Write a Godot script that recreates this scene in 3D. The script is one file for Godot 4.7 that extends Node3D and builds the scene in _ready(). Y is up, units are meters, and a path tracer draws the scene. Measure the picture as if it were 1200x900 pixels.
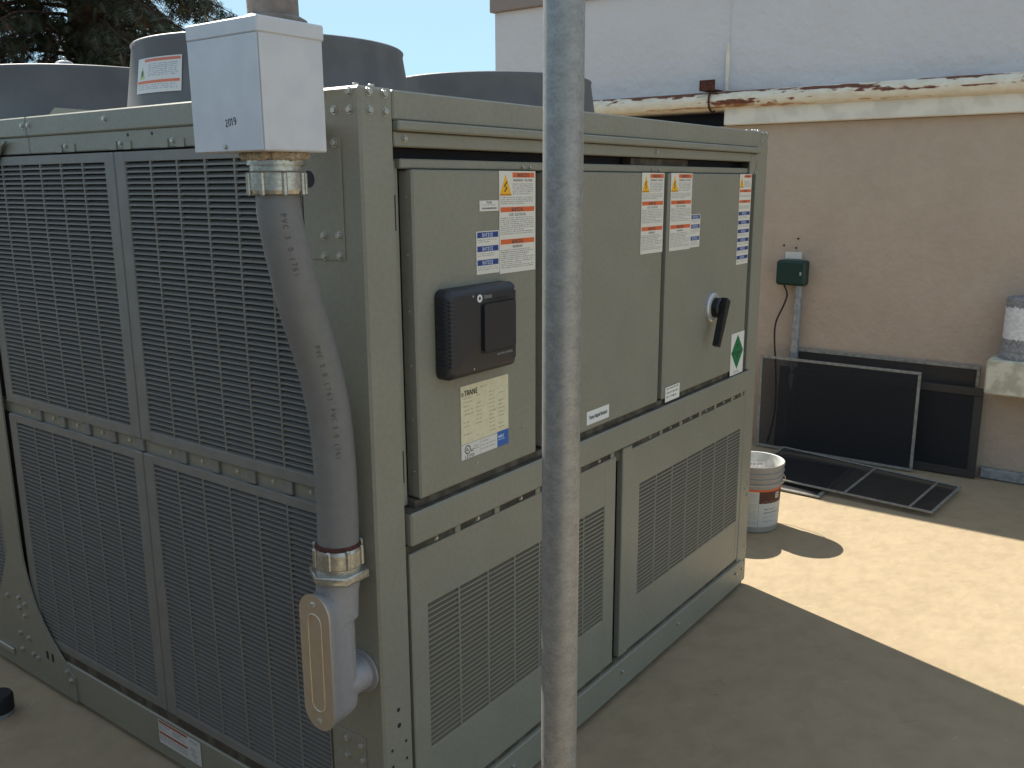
extends Node3D

const FONT := {"A": 11245, "B": 27566, "C": 14627, "D": 27502, "E": 31143, "F": 31140, "G": 14699, "H": 23533, "I": 29847, "J": 4714, "K": 23469, "L": 18727, "M": 24557, "N": 27501, "O": 11114, "P": 27556, "Q": 11131, "R": 27565, "S": 14478, "T": 29842, "U": 23407, "V": 23402, "W": 23549, "X": 23213, "Y": 23186, "Z": 29351, "!": 9346, "-": 448}
var rng := RandomNumberGenerator.new()
var M := {}
var CW := 2.475      # width of the chiller front
var CH := 2.13       # height of the chiller
var CL := 3.30       # length of the chiller, away from the front
var bolt_mesh: ArrayMesh
var used := {}

# ---------------------------------------------------------------- naming
func numbered(n: String) -> String:
	if not used.has(n):
		used[n] = 0
		return n
	used[n] += 1
	return "%s_%03d" % [n, used[n]]

func thing(called: String, label: String, category: String, at := Vector3.ZERO, group := "") -> Node3D:
	var o := Node3D.new()
	o.name = numbered(called)
	add_child(o)
	o.position = at
	tag(o, label, category, group)
	return o

func tag(o: Node, label: String, category: String, group := "") -> void:
	o.set_meta("label", label)
	o.set_meta("category", category)
	if group != "":
		o.set_meta("group", group)

func mesh_node(called: String, mesh: Mesh, mat: Material, parent: Node, kind := "") -> MeshInstance3D:
	var m := MeshInstance3D.new()
	m.mesh = mesh
	if mat != null:
		m.material_override = mat
	if parent == self:
		m.name = numbered(called)
	else:
		var k := 0
		var n := called
		while parent.has_node(n):
			k += 1
			n = "%s_%03d" % [called, k]
		m.name = n
	parent.add_child(m, true)
	if kind != "":
		m.set_meta("kind", kind)
	return m

# ---------------------------------------------------------------- mesh helpers
func st_new() -> SurfaceTool:
	var st := SurfaceTool.new()
	st.begin(Mesh.PRIMITIVE_TRIANGLES)
	st.set_smooth_group(-1)
	return st

func done(st: SurfaceTool) -> ArrayMesh:
	st.generate_normals()
	return st.commit()

func obj(called: String, st: SurfaceTool, mat: Material, parent: Node, kind := "") -> MeshInstance3D:
	return mesh_node(called, done(st), mat, parent, kind)

func face(st: SurfaceTool, pts: Array, center: Vector3) -> void:
	var a: Vector3 = pts[0]
	var n: Vector3 = (pts[1] - a).cross(pts[2] - a)
	var c := Vector3.ZERO
	for p in pts:
		c += p
	c /= pts.size()
	var flip := n.dot(c - center) < 0.0
	for i in range(1, pts.size() - 1):
		st.add_vertex(a)
		if flip:
			st.add_vertex(pts[i])
			st.add_vertex(pts[i + 1])
		else:
			st.add_vertex(pts[i + 1])
			st.add_vertex(pts[i])

func box(st: SurfaceTool, c: Vector3, s: Vector3, bev := 0.0, t := Transform3D()) -> void:
	var h := s * 0.5
	if bev <= 0.0:
		for ax in 3:
			for sg in [-1.0, 1.0]:
				var pts := []
				for k in [[-1, -1], [1, -1], [1, 1], [-1, 1]]:
					var v := Vector3.ZERO
					v[ax] = sg * h[ax]
					v[(ax + 1) % 3] = k[0] * h[(ax + 1) % 3]
					v[(ax + 2) % 3] = k[1] * h[(ax + 2) % 3]
					pts.append(t * (c + v))
				face(st, pts, t * c)
		return
	bev = minf(bev, minf(h.x, minf(h.y, h.z)) * 0.95)
	var vv := {}
	for sx in [-1, 1]:
		for sy in [-1, 1]:
			for sz in [-1, 1]:
				for ax in 3:
					var s3 := [sx, sy, sz]
					var v := Vector3.ZERO
					for k in 3:
						v[k] = s3[k] * (h[k] - (0.0 if k == ax else bev))
					vv[[sx, sy, sz, ax]] = t * (c + v)
	var cc: Vector3 = t * c
	for ax in 3:
		var b := (ax + 1) % 3
		var d := (ax + 2) % 3
		for sg in [-1, 1]:
			var pts := []
			for k in [[-1, -1], [1, -1], [1, 1], [-1, 1]]:
				var s3 := [0, 0, 0]
				s3[ax] = sg; s3[b] = k[0]; s3[d] = k[1]
				pts.append(vv[[s3[0], s3[1], s3[2], ax]])
			face(st, pts, cc)
		# edges parallel to axis ax
		for sb in [-1, 1]:
			for sd in [-1, 1]:
				var pts := []
				for k in [[-1, b], [1, b], [1, d], [-1, d]]:
					var s3 := [0, 0, 0]
					s3[ax] = k[0]; s3[b] = sb; s3[d] = sd
					pts.append(vv[[s3[0], s3[1], s3[2], k[1]]])
				face(st, pts, cc)
	for sx in [-1, 1]:
		for sy in [-1, 1]:
			for sz in [-1, 1]:
				face(st, [vv[[sx, sy, sz, 0]], vv[[sx, sy, sz, 1]], vv[[sx, sy, sz, 2]]], cc)

# box given by its low and high corners
func bb(st: SurfaceTool, a: Vector3, b: Vector3, bev := 0.0, t := Transform3D()) -> void:
	box(st, (a + b) * 0.5, (b - a).abs(), bev, t)

func quad4(st: SurfaceTool, a: Vector3, b: Vector3, c: Vector3, d: Vector3) -> void: # counter-clockwise seen from outside
	for v in [a, c, b, a, d, c]:
		st.add_vertex(v)

# lathe round the local y axis; profile of Vector2(radius, height), going up for the outside
func lathe(st: SurfaceTool, prof: Array, seg := 32, t := Transform3D(), crease := true) -> void:
	for i in prof.size() - 1:
		st.set_smooth_group(i + 1 if crease else 0)
		var p: Vector2 = prof[i]
		var q: Vector2 = prof[i + 1]
		for k in seg:
			var a0 := TAU * k / seg
			var a1 := TAU * (k + 1) / seg
			var A := t * Vector3(p.x * cos(a0), p.y, -p.x * sin(a0))
			var B := t * Vector3(p.x * cos(a1), p.y, -p.x * sin(a1))
			var C := t * Vector3(q.x * cos(a1), q.y, -q.x * sin(a1))
			var D := t * Vector3(q.x * cos(a0), q.y, -q.x * sin(a0))
			if q.x < 1e-6:
				for v in [A, C, B]: st.add_vertex(v)
			elif p.x < 1e-6:
				for v in [A, D, C]: st.add_vertex(v)
			else:
				quad4(st, A, B, C, D)
	st.set_smooth_group(-1)

func tube(st: SurfaceTool, path: Array, radius, seg := 16, caps := true) -> void:
	var rings := []
	var up := Vector3.UP
	var n := path.size()
	for i in n:
		var d: Vector3 = (path[min(i + 1, n - 1)] - path[max(i - 1, 0)]).normalized()
		var x := up.cross(d)
		if x.length() < 0.05:
			x = Vector3.RIGHT.cross(d)
		x = x.normalized() if i == 0 else (rings[i - 1][1] - d * d.dot(rings[i - 1][1])).normalized()
		var y := d.cross(x)
		var r: float = radius[i] if radius is Array else radius
		var ring := []
		for k in seg:
			var a := TAU * k / seg
			ring.append(path[i] + (x * cos(a) + y * sin(a)) * r)
		rings.append([ring, x])
	st.set_smooth_group(0)
	for i in n - 1:
		for k in seg:
			var a: Array = rings[i][0]
			var b: Array = rings[i + 1][0]
			var k1 := (k + 1) % seg
			quad4(st, a[k], a[k1], b[k1], b[k])
	st.set_smooth_group(-1)
	if caps:
		var inner: Vector3 = (path[0] + path[1]) * 0.5
		face(st, rings[0][0], inner)
		inner = (path[n - 1] + path[n - 2]) * 0.5
		face(st, rings[n - 1][0], inner)

func smooth_path(pts: Array, per := 8) -> Array:
	var out := []
	for i in pts.size() - 1:
		var p0: Vector3 = pts[max(i - 1, 0)]
		var p1: Vector3 = pts[i]
		var p2: Vector3 = pts[i + 1]
		var p3: Vector3 = pts[min(i + 2, pts.size() - 1)]
		for k in per:
			out.append(p1.cubic_interpolate(p2, p0, p3, float(k) / per))
	out.append(pts[pts.size() - 1])
	return out

# extrude an outline (counter-clockwise, x right, y up) from local z = z0 to z = z1
func prism(st: SurfaceTool, outline: PackedVector2Array, z0: float, z1: float, t := Transform3D(), round_sides := false) -> void:
	var idx := Geometry2D.triangulate_polygon(outline)
	for i in range(0, idx.size(), 3):
		var tri := [outline[idx[i]], outline[idx[i + 1]], outline[idx[i + 2]]]
		var cr: float = (tri[1] - tri[0]).cross(tri[2] - tri[0])
		if cr < 0:
			tri = [tri[0], tri[2], tri[1]]
		for k in [0, 2, 1]:
			st.add_vertex(t * Vector3(tri[k].x, tri[k].y, z1))
		for k in [0, 1, 2]:
			st.add_vertex(t * Vector3(tri[k].x, tri[k].y, z0))
	st.set_smooth_group(3 if round_sides else -1)
	var n := outline.size()
	for i in n:
		var a := outline[i]
		var b := outline[(i + 1) % n]
		quad4(st, t * Vector3(a.x, a.y, z0), t * Vector3(b.x, b.y, z0), t * Vector3(b.x, b.y, z1), t * Vector3(a.x, a.y, z1))
	st.set_smooth_group(-1)

func round_rect(w: float, h: float, r: float, seg := 5, c := Vector2.ZERO) -> PackedVector2Array:
	var o := PackedVector2Array()
	for q in 4:
		var cx := (w * 0.5 - r) * (1 if q == 0 or q == 3 else -1)
		var cy := (h * 0.5 - r) * (1 if q < 2 else -1)
		for k in seg + 1:
			var a := PI * 0.5 * (q + float(k) / seg)
			o.append(c + Vector2(cx + r * cos(a), cy + r * sin(a)))
	return o

func frame_at(origin: Vector3, u: Vector3, v: Vector3) -> Transform3D:
	return Transform3D(Basis(u, v, u.cross(v)), origin)

# ---------------------------------------------------------------- materials
func noise_img(size: int, sd: int, freq: float, oct: int, a: Color, b: Color, lo := 0.3, hi := 0.7) -> Image:
	var n := FastNoiseLite.new()
	n.seed = sd
	n.frequency = freq
	n.fractal_octaves = oct
	n.fractal_type = FastNoiseLite.FRACTAL_FBM
	var g := n.get_seamless_image(size, size)
	g.convert(Image.FORMAT_L8)
	var src := g.get_data()
	var out := PackedByteArray()
	out.resize(size * size * 3)
	for i in size * size:
		var t := smoothstep(lo, hi, src[i] / 255.0)
		var c := a.lerp(b, t)
		out[i * 3] = int(c.r * 255); out[i * 3 + 1] = int(c.g * 255); out[i * 3 + 2] = int(c.b * 255)
	return Image.create_from_data(size, size, false, Image.FORMAT_RGB8, out)

func normal_tex(size: int, sd: int, freq: float, oct: int, strength: float) -> ImageTexture:
	var n := FastNoiseLite.new()
	n.seed = sd
	n.frequency = freq
	n.fractal_octaves = oct
	var g := n.get_seamless_image(size, size)
	g.convert(Image.FORMAT_RGBA8)
	g.bump_map_to_normal_map(strength)
	return ImageTexture.create_from_image(g)

func flat(c: Color, rough := 0.6, metal := 0.0) -> StandardMaterial3D:
	var m := StandardMaterial3D.new()
	m.albedo_color = c
	m.roughness = rough
	m.metallic = metal
	return m

func tri(img: Image, scale: float, rough := 0.6, metal := 0.0, nt: ImageTexture = null, ns := 0.4, world := true) -> StandardMaterial3D:
	var m := StandardMaterial3D.new()
	m.albedo_texture = ImageTexture.create_from_image(img)
	m.roughness = rough
	m.metallic = metal
	m.uv1_triplanar = true
	m.uv1_world_triplanar = world
	m.uv1_scale = Vector3.ONE / scale
	if nt != null:
		m.normal_enabled = true
		m.normal_texture = nt
		m.normal_scale = ns
	return m

func multiply(a: Image, b: Image) -> Image: # b is tiled over a
	var w := a.get_width()
	var d := a.get_data()
	var e := b.get_data()
	var bw := b.get_width()
	for y in a.get_height():
		for x in w:
			var i := (y * w + x) * 3
			var j := ((y % b.get_height()) * bw + x % bw) * 3
			for k in 3:
				d[i + k] = d[i + k] * e[j + k] / 255
	return Image.create_from_data(w, a.get_height(), false, Image.FORMAT_RGB8, d)

func make_materials() -> void:
	var fine := normal_tex(256, 5, 0.09, 3, 1.5)
	var paint := noise_img(512, 11, 0.006, 5, Color(0.530, 0.520, 0.462), Color(0.542, 0.532, 0.474), 0.2, 0.8)
	paint = multiply(paint, noise_img(256, 12, 0.09, 2, Color(0.975, 0.975, 0.975), Color(1, 1, 1), 0.2, 0.6))
	M.olive = tri(paint, 0.9, 0.46, 0.0, fine, 0.12)
	var panel := noise_img(512, 13, 0.012, 4, Color(0.462, 0.456, 0.432), Color(0.482, 0.476, 0.452))
	M.louvre = tri(panel, 0.7, 0.5, 0.0, null)
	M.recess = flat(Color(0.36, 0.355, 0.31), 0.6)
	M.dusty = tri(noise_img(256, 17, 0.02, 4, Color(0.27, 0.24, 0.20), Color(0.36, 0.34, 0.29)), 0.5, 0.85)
	M.slat = flat(Color(0.45, 0.41, 0.34), 0.75)
	M.grime = flat(Color(0.405, 0.395, 0.375), 0.75)
	M.dark = flat(Color(0.12, 0.12, 0.15), 0.7)
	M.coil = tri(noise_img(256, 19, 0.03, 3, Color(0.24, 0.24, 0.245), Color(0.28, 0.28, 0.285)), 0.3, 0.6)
	M.fan = tri(noise_img(256, 23, 0.02, 4, Color(0.335, 0.33, 0.335), Color(0.37, 0.365, 0.365)), 0.8, 0.6)
	M.zinc = flat(Color(0.72, 0.71, 0.68), 0.35, 0.7)
	M.box_white = tri(noise_img(512, 29, 0.01, 4, Color(0.775, 0.775, 0.785), Color(0.80, 0.80, 0.805), 0.2, 0.8), 0.5, 0.5, 0.0, fine, 0.06)
	var pvc := noise_img(512, 31, 0.012, 5, Color(0.445, 0.440, 0.430), Color(0.460, 0.455, 0.445), 0.2, 0.8)
	pvc = multiply(pvc, noise_img(256, 32, 0.03, 3, Color(0.97, 0.962, 0.955), Color(1, 1, 1), 0.15, 0.45))
	M.pvc = tri(pvc, 0.35, 0.55)
	M.cast = tri(noise_img(256, 37, 0.03, 4, Color(0.585, 0.575, 0.575), Color(0.61, 0.60, 0.60), 0.2, 0.8), 0.2, 0.5, 0.1, fine, 0.3)
	M.fitting = tri(noise_img(256, 38, 0.04, 4, Color(0.66, 0.65, 0.61), Color(0.76, 0.75, 0.71), 0.2, 0.8), 0.12, 0.33, 0.75, fine, 0.2)
	M.brushed = tri(noise_img(256, 39, 0.02, 4, Color(0.765, 0.715, 0.64), Color(0.785, 0.735, 0.66), 0.2, 0.8), 0.25, 0.38, 0.7)
	M.foam = tri(noise_img(256, 40, 0.05, 4, Color(0.56, 0.50, 0.41), Color(0.72, 0.66, 0.56)), 0.1, 0.95, 0.0, normal_tex(256, 41, 0.06, 4, 6.0), 1.0)
	M.elbow = tri(noise_img(256, 42, 0.02, 4, Color(0.47, 0.43, 0.40), Color(0.54, 0.495, 0.455), 0.2, 0.8), 0.2, 0.7, 0.2, fine, 0.4)
	# galvanised steel: cloudy spangle
	var gal := noise_img(1024, 43, 0.011, 5, Color(0.56, 0.558, 0.545), Color(0.62, 0.617, 0.60), 0.15, 0.85)
	gal = multiply(gal, noise_img(512, 44, 0.04, 3, Color(0.92, 0.92, 0.925), Color(1, 1, 1), 0.2, 0.6))
	M.galv = tri(gal, 0.30, 0.45, 0.4, normal_tex(256, 45, 0.03, 3, 1.5), 0.25)
	M.galv_grey = tri(noise_img(256, 46, 0.02, 4, Color(0.52, 0.53, 0.54), Color(0.60, 0.61, 0.61)), 0.3, 0.55, 0.3)
	M.plastic = tri(noise_img(256, 47, 0.05, 3, Color(0.15, 0.15, 0.165), Color(0.165, 0.165, 0.18)), 0.1, 0.45, 0.0, fine, 0.15)
	M.black = flat(Color(0.07, 0.07, 0.075), 0.4)
	M.rubber = flat(Color(0.10, 0.105, 0.115), 0.7)
	M.ink = flat(Color(0.09, 0.09, 0.10), 0.8)
	M.ink_soft = flat(Color(0.30, 0.30, 0.30), 0.8)
	M.white_ink = flat(Color(0.86, 0.86, 0.86), 0.6)
	M.grey_ink = flat(Color(0.62, 0.62, 0.62), 0.6)
	M.green = flat(Color(0.05, 0.19, 0.16), 0.45)
	M.rust = tri(noise_img(256, 48, 0.03, 4, Color(0.22, 0.11, 0.08), Color(0.36, 0.19, 0.13)), 0.15, 0.9)
	M.stucco_white = tri(noise_img(1024, 51, 0.004, 6, Color(0.768, 0.755, 0.755), Color(0.780, 0.768, 0.768), 0.2, 0.8), 3.0, 0.9, 0.0, normal_tex(512, 52, 0.05, 4, 4.0), 0.35)
	var tan_wall := noise_img(1024, 53, 0.004, 6, Color(0.690, 0.615, 0.543), Color(0.704, 0.629, 0.557), 0.2, 0.8)
	tan_wall = multiply(tan_wall, noise_img(512, 54, 0.02, 5, Color(0.988, 0.986, 0.984), Color(1, 1, 1), 0.2, 0.7))
	M.stucco_tan = tri(tan_wall, 2.6, 0.92, 0.0, normal_tex(512, 55, 0.10, 4, 4.0), 0.2)
	M.fascia = tri(noise_img(512, 56, 0.01, 5, Color(0.80, 0.77, 0.71), Color(0.86, 0.83, 0.77)), 1.2, 0.7, 0.0, fine, 0.2)
	M.cap = flat(Color(0.52, 0.47, 0.44), 0.7)
	M.screen_wall = tri(noise_img(512, 58, 0.01, 5, Color(0.36, 0.34, 0.32), Color(0.40, 0.38, 0.355), 0.2, 0.8), 2.0, 0.9, 0.0, normal_tex(512, 59, 0.06, 4, 4.0), 0.4)
	M.ledge = tri(noise_img(512, 57, 0.012, 5, Color(0.68, 0.66, 0.58), Color(0.80, 0.78, 0.70)), 0.9, 0.85, 0.0, fine, 0.4)
	var ground := noise_img(1024, 61, 0.005, 6, Color(0.618, 0.550, 0.438), Color(0.630, 0.562, 0.450), 0.2, 0.8)
	ground = multiply(ground, noise_img(1024, 62, 0.018, 5, Color(0.985, 0.984, 0.982), Color(1, 1, 1), 0.2, 0.7))
	ground = scuffs(ground)
	M.ground = tri(ground, 4.2, 0.93, 0.0, normal_tex(512, 63, 0.12, 3, 3.0), 0.12)
	var gd := noise_img(256, 64, 0.11, 3, Color(0.965, 0.965, 0.965), Color(1, 1, 1), 0.2, 0.6)
	M.ground.detail_enabled = true
	M.ground.detail_blend_mode = BaseMaterial3D.BLEND_MODE_MUL
	M.ground.detail_albedo = ImageTexture.create_from_image(gd)
	M.frame_alu = tri(noise_img(256, 65, 0.03, 4, Color(0.50, 0.49, 0.46), Color(0.58, 0.57, 0.54)), 0.4, 0.5, 0.2)
	M.frame_dark = flat(Color(0.20, 0.19, 0.18), 0.55)
	M.mesh = flat(Color(0.085, 0.088, 0.105, 0.74), 0.75)
	M.mesh.transparency = BaseMaterial3D.TRANSPARENCY_ALPHA
	M.bucket = flat(Color(0.58, 0.56, 0.53), 0.42)
	M.bucket_in = tri(noise_img(256, 66, 0.02, 4, Color(0.72, 0.72, 0.70), Color(0.84, 0.84, 0.82)), 0.3, 0.6)
	M.white_paint = tri(noise_img(256, 67, 0.03, 4, Color(0.78, 0.77, 0.77), Color(0.85, 0.84, 0.84)), 0.3, 0.75, 0.0, fine, 0.5)
	M.mortar = tri(noise_img(256, 68, 0.03, 4, Color(0.46, 0.46, 0.47), Color(0.58, 0.57, 0.57)), 0.2, 0.95, 0.0, normal_tex(256, 69, 0.06, 4, 6.0), 0.8)
	M.bark = tri(noise_img(256, 70, 0.03, 5, Color(0.20, 0.145, 0.115), Color(0.33, 0.25, 0.20)), 1.2, 0.95)
	M.leaf = StandardMaterial3D.new()
	M.leaf.vertex_color_use_as_albedo = true
	M.leaf.roughness = 0.7
	M.leaf.backlight_enabled = true
	M.leaf.backlight = Color(0.10, 0.11, 0.05)

func scuffs(img: Image) -> Image:
	# pale scrapes and small dark pits in the coating
	var r := RandomNumberGenerator.new()
	r.seed = 77
	var w := img.get_width()
	for i in 160:
		var cx := r.randi() % w
		var cy := r.randi() % w
		var n := r.randi_range(2, 14)
		var a := r.randf() * TAU
		var p := Vector2(cx, cy)
		var light := r.randf() < 0.62
		for k in n:
			a += r.randf_range(-0.22, 0.22)
			p += Vector2(cos(a), sin(a)) * 1.2
			var x := posmod(int(p.x), w)
			var y := posmod(int(p.y), w)
			var c := img.get_pixel(x, y)
			img.set_pixel(x, y, c.lerp(Color(0.80, 0.76, 0.68) if light else Color(0.34, 0.29, 0.24), r.randf_range(0.15, 0.5)))
	return img

# ---------------------------------------------------------------- printed labels
func put_text(img: Image, s: String, x: int, y: int, sc: int, c: Color) -> int:
	for ch in s:
		if FONT.has(ch):
			var bits: int = FONT[ch]
			for r in 5:
				for k in 3:
					if bits >> (14 - r * 3 - k) & 1:
						img.fill_rect(Rect2i(x + k * sc, y + r * sc, sc, sc), c)
		x += 4 * sc
	return x

func fine_lines(img: Image, r: Rect2i, pitch: int, c: Color, sd: int) -> void:
	var g := RandomNumberGenerator.new()
	g.seed = sd
	var y := r.position.y
	while y + pitch <= r.end.y:
		var x := r.position.x
		var stop := r.end.x - (g.randi_range(0, r.size.x / 2) if g.randf() < 0.3 else g.randi_range(0, 8))
		while x < stop:
			var wl := g.randi_range(5, 18)
			for k in mini(wl, stop - x):
				if g.randf() < 0.72:
					var hh := g.randi_range(2, maxi(2, pitch * 6 / 10))
					img.fill_rect(Rect2i(x + k, y + g.randi_range(0, 1), 1, hh), c)
			x += wl + 3
		y += pitch

func new_label(w: int, h: int, c := Color(0.86, 0.84, 0.79)) -> Image:
	var i := Image.create(w, h, false, Image.FORMAT_RGB8)
	i.fill(c)
	return i

func warn_block(img: Image, y: int, h: int, x0: int, head: String, sub: String, sd: int, tri_sign := false) -> void:
	var w := img.get_width()
	var orange := Color(0.84, 0.40, 0.20)
	var ink := Color(0.22, 0.22, 0.24)
	img.fill_rect(Rect2i(x0, y + 6, w - x0 - 8, 20), orange)
	put_text(img, head, x0 + (w - 8 - x0) / 2 - head.length() * 6, y + 9, 3, ink)
	put_text(img, sub, x0 + (w - 8 - x0) / 2 - sub.length() * 4, y + 32, 2, ink)
	if tri_sign:
		var cx := 44
		for k in 84:
			var half := int(k * 0.5)
			img.fill_rect(Rect2i(cx - half, y + 14 + k, half * 2 + 1, 1), Color(0.93, 0.70, 0.12))
			if k > 76 or half < 4:
				img.fill_rect(Rect2i(cx - half, y + 14 + k, half * 2 + 1, 1), Color(0.75, 0.5, 0.1))
		for k in 40:
			var dx := int((10 - k) if k < 18 else (k < 24 and (k - 18) * 2 - 8) if k < 24 else (12 - (k - 22)))
			if k >= 18 and k < 24:
				dx = -8 + (k - 18) * 3
			elif k >= 24:
				dx = 9 - (k - 24)
			img.fill_rect(Rect2i(cx + dx - 4, y + 42 + k, 8, 1), Color(0.08, 0.08, 0.08))
		fine_lines(img, Rect2i(x0, y + 50, w - x0 - 10, 52), 8, Color(0.42, 0.42, 0.42), sd)
		fine_lines(img, Rect2i(8, y + 104, w - 18, h - 108), 8, Color(0.42, 0.42, 0.42), sd + 1)
	else:
		fine_lines(img, Rect2i(8, y + 48, w - 18, h - 54), 8, Color(0.42, 0.42, 0.42), sd)

func notice_block(img: Image, y: int, h: int, sd: int) -> void:
	var w := img.get_width()
	img.fill_rect(Rect2i(6, y + 4, w - 12, 22), Color(0.13, 0.24, 0.50))
	put_text(img, "NOTICE", w / 2 - 36, y + 8, 3, Color(0.8, 0.82, 0.85))
	fine_lines(img, Rect2i(8, y + 32, w - 16, h - 34), 8, Color(0.5, 0.5, 0.52), sd)

func hazard_image() -> Image:
	var i := new_label(256, 412)
	warn_block(i, 0, 140, 92, "WARNING", "HAZARDOUS VOLTAGE!", 3, true)
	warn_block(i, 138, 130, 8, "WARNING", "LIVE ELECTRICAL", 7)
	warn_block(i, 268, 140, 8, "WARNING", "HAZARDOUS", 13)
	return i

func print_mat(img: Image, rough := 0.5) -> StandardMaterial3D:
	var m := StandardMaterial3D.new()
	m.albedo_texture = ImageTexture.create_from_image(img)
	m.roughness = rough
	m.texture_repeat = false
	return m

# a printed sheet: p = centre, u = right, v = up
func sticker(called: String, parent: Node, img_mat: Material, p: Vector3, w: float, h: float, u: Vector3, v: Vector3, label := "") -> MeshInstance3D:
	var st := st_new()
	var c := [p - u * w / 2 - v * h / 2, p + u * w / 2 - v * h / 2, p + u * w / 2 + v * h / 2, p - u * w / 2 + v * h / 2]
	var uv := [Vector2(0, 1), Vector2(1, 1), Vector2(1, 0), Vector2(0, 0)]
	for k in [0, 2, 1, 0, 3, 2]:
		st.set_uv(uv[k])
		st.add_vertex(c[k])
	var o := obj(called, st, img_mat, parent)
	if label != "":
		o.set_meta("label", label)
	return o

func letters(parent: Node, s: String, p: Vector3, height: float, mat: Material, rot: Vector3, called := "lettering", font := "Droid Sans", stretch := 1.0) -> MeshInstance3D:
	var tm := TextMesh.new()
	var f := SystemFont.new()
	f.font_names = PackedStringArray([font])
	tm.font = f
	tm.text = s
	tm.font_size = 32
	tm.pixel_size = height / 24.0
	tm.depth = 0.0006
	tm.curve_step = 2.0
	var o := mesh_node(called, tm, mat, parent)
	o.position = p
	o.rotation = rot
	o.scale = Vector3(stretch, 1, 1)
	return o

# ---------------------------------------------------------------- bolts
func make_bolt() -> void:
	var st := st_new()
	lathe(st, [Vector2(0.0105, 0), Vector2(0.0105, 0.002), Vector2(0.0075, 0.002)], 16)
	lathe(st, [Vector2(0.0076, 0.002), Vector2(0.0076, 0.007), Vector2(0.0064, 0.0082), Vector2(0, 0.0082)], 6)
	bolt_mesh = done(st)

func bolt(parent: Node, p: Vector3, n: Vector3, s := 1.0) -> void:
	var b := mesh_node("bolt", bolt_mesh, M.zinc, parent)
	var q := Quaternion(Vector3.UP, n) if absf(n.y) < 0.99 else Quaternion.IDENTITY
	b.basis = Basis(q) * Basis(n.cross(Vector3.FORWARD).normalized() if false else Vector3.UP, rng.randf() * TAU)
	b.scale = Vector3.ONE * s
	b.position = p

# ================================================================ scene
func _ready() -> void:
	rng.seed = 20240
	camera_and_light()
	make_materials()
	make_bolt()
	setting()
	building()
	chiller()
	conduit_run()
	steel_post()
	yard_things()
	redwood()

func camera_and_light() -> void:
	var cam := Camera3D.new()
	cam.name = "camera"
	cam.position = Vector3(-1.4876, 1.9103, 1.5178)
	cam.rotation_order = EULER_ORDER_YXZ
	cam.rotation = Vector3(-0.21839, -0.93515, -0.00493)
	cam.fov = 46.16
	cam.near = 0.05
	cam.far = 2000.0
	add_child(cam)
	var sky_mat := ProceduralSkyMaterial.new()
	sky_mat.sky_top_color = Color(0.64, 0.70, 0.79)
	sky_mat.sky_horizon_color = Color(0.71, 0.885, 0.97)
	sky_mat.sky_curve = 0.25
	sky_mat.ground_horizon_color = Color(0.60, 0.56, 0.48)
	sky_mat.ground_bottom_color = Color(0.45, 0.40, 0.32)
	sky_mat.sun_angle_max = 30.0
	var sky := Sky.new()
	sky.sky_material = sky_mat
	var env := Environment.new()
	env.background_mode = Environment.BG_SKY
	env.sky = sky
	env.background_energy_multiplier = 0.39
	env.tonemap_mode = Environment.TONE_MAPPER_LINEAR
	env.tonemap_exposure = 3.3
	env.sdfgi_enabled = true
	env.ssao_enabled = true
	env.ssil_enabled = true
	var we := WorldEnvironment.new()
	we.name = "world_environment"
	we.environment = env
	add_child(we)
	var sun := DirectionalLight3D.new()
	sun.name = "sun"
	sun.light_energy = 1.0
	sun.light_color = Color(1.0, 0.975, 0.93)
	sun.light_angular_distance = 0.5
	sun.shadow_enabled = true
	add_child(sun)
	var az := Vector3(0.30, 0, -0.954).normalized()
	var el := deg_to_rad(44.0)
	var to_sun := az * cos(el) + Vector3.UP * sin(el)
	sun.look_at_from_position(to_sun * 20.0, Vector3.ZERO, Vector3.UP)

func setting() -> void:
	var st := st_new()
	# fine near the unit, one sheet to the horizon
	quad4(st, Vector3(-700, 0, 700), Vector3(700, 0, 700), Vector3(700, 0, -700), Vector3(-700, 0, -700))
	var g := obj("ground", st, M.ground, self)
	g.set_meta("kind", "structure")

# ---------------------------------------------------------------- building on the right
func pipe_paint() -> StandardMaterial3D:
	var w := 2048
	var h := 128
	var n := FastNoiseLite.new()
	n.seed = 5; n.frequency = 0.012; n.fractal_octaves = 5
	var n2 := FastNoiseLite.new()
	n2.seed = 9; n2.frequency = 0.05; n2.fractal_octaves = 4
	var img := Image.create(w, h, false, Image.FORMAT_RGB8)
	for y in h:
		var a := TAU * y / h        # 0 = facing the yard, PI/2 = top
		for x in w:
			var c := Color(0.87, 0.835, 0.76).lerp(Color(0.82, 0.765, 0.665), clampf(n2.get_noise_2d(x * 0.6, y) * 0.9 + 0.3, 0, 1))
			var v := n.get_noise_2d(x * 0.30, y * 2.2) + 0.45 * n2.get_noise_2d(x * 0.5, y)
			var d := absf(wrapf(a - 1.05, -PI, PI))
			var d2 := absf(wrapf(a + 0.95, -PI, PI))
			var t := smoothstep(-0.05, 0.22, v * 1.7 + 0.30 - d * 0.62 + 0.12 * n2.get_noise_2d(x * 0.9, y * 6.0))
			c = c.lerp(Color(0.36, 0.20, 0.15).lerp(Color(0.47, 0.28, 0.19), clampf(n2.get_noise_2d(x, y * 2.0) + 0.5, 0, 1)), t)
			t = smoothstep(0.0, 0.35, v + 0.02 - d2 * 1.3)
			c = c.lerp(Color(0.60, 0.42, 0.26), t * 0.8)
			img.set_pixel(x, y, c)
	return print_mat(img, 0.75)

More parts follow.
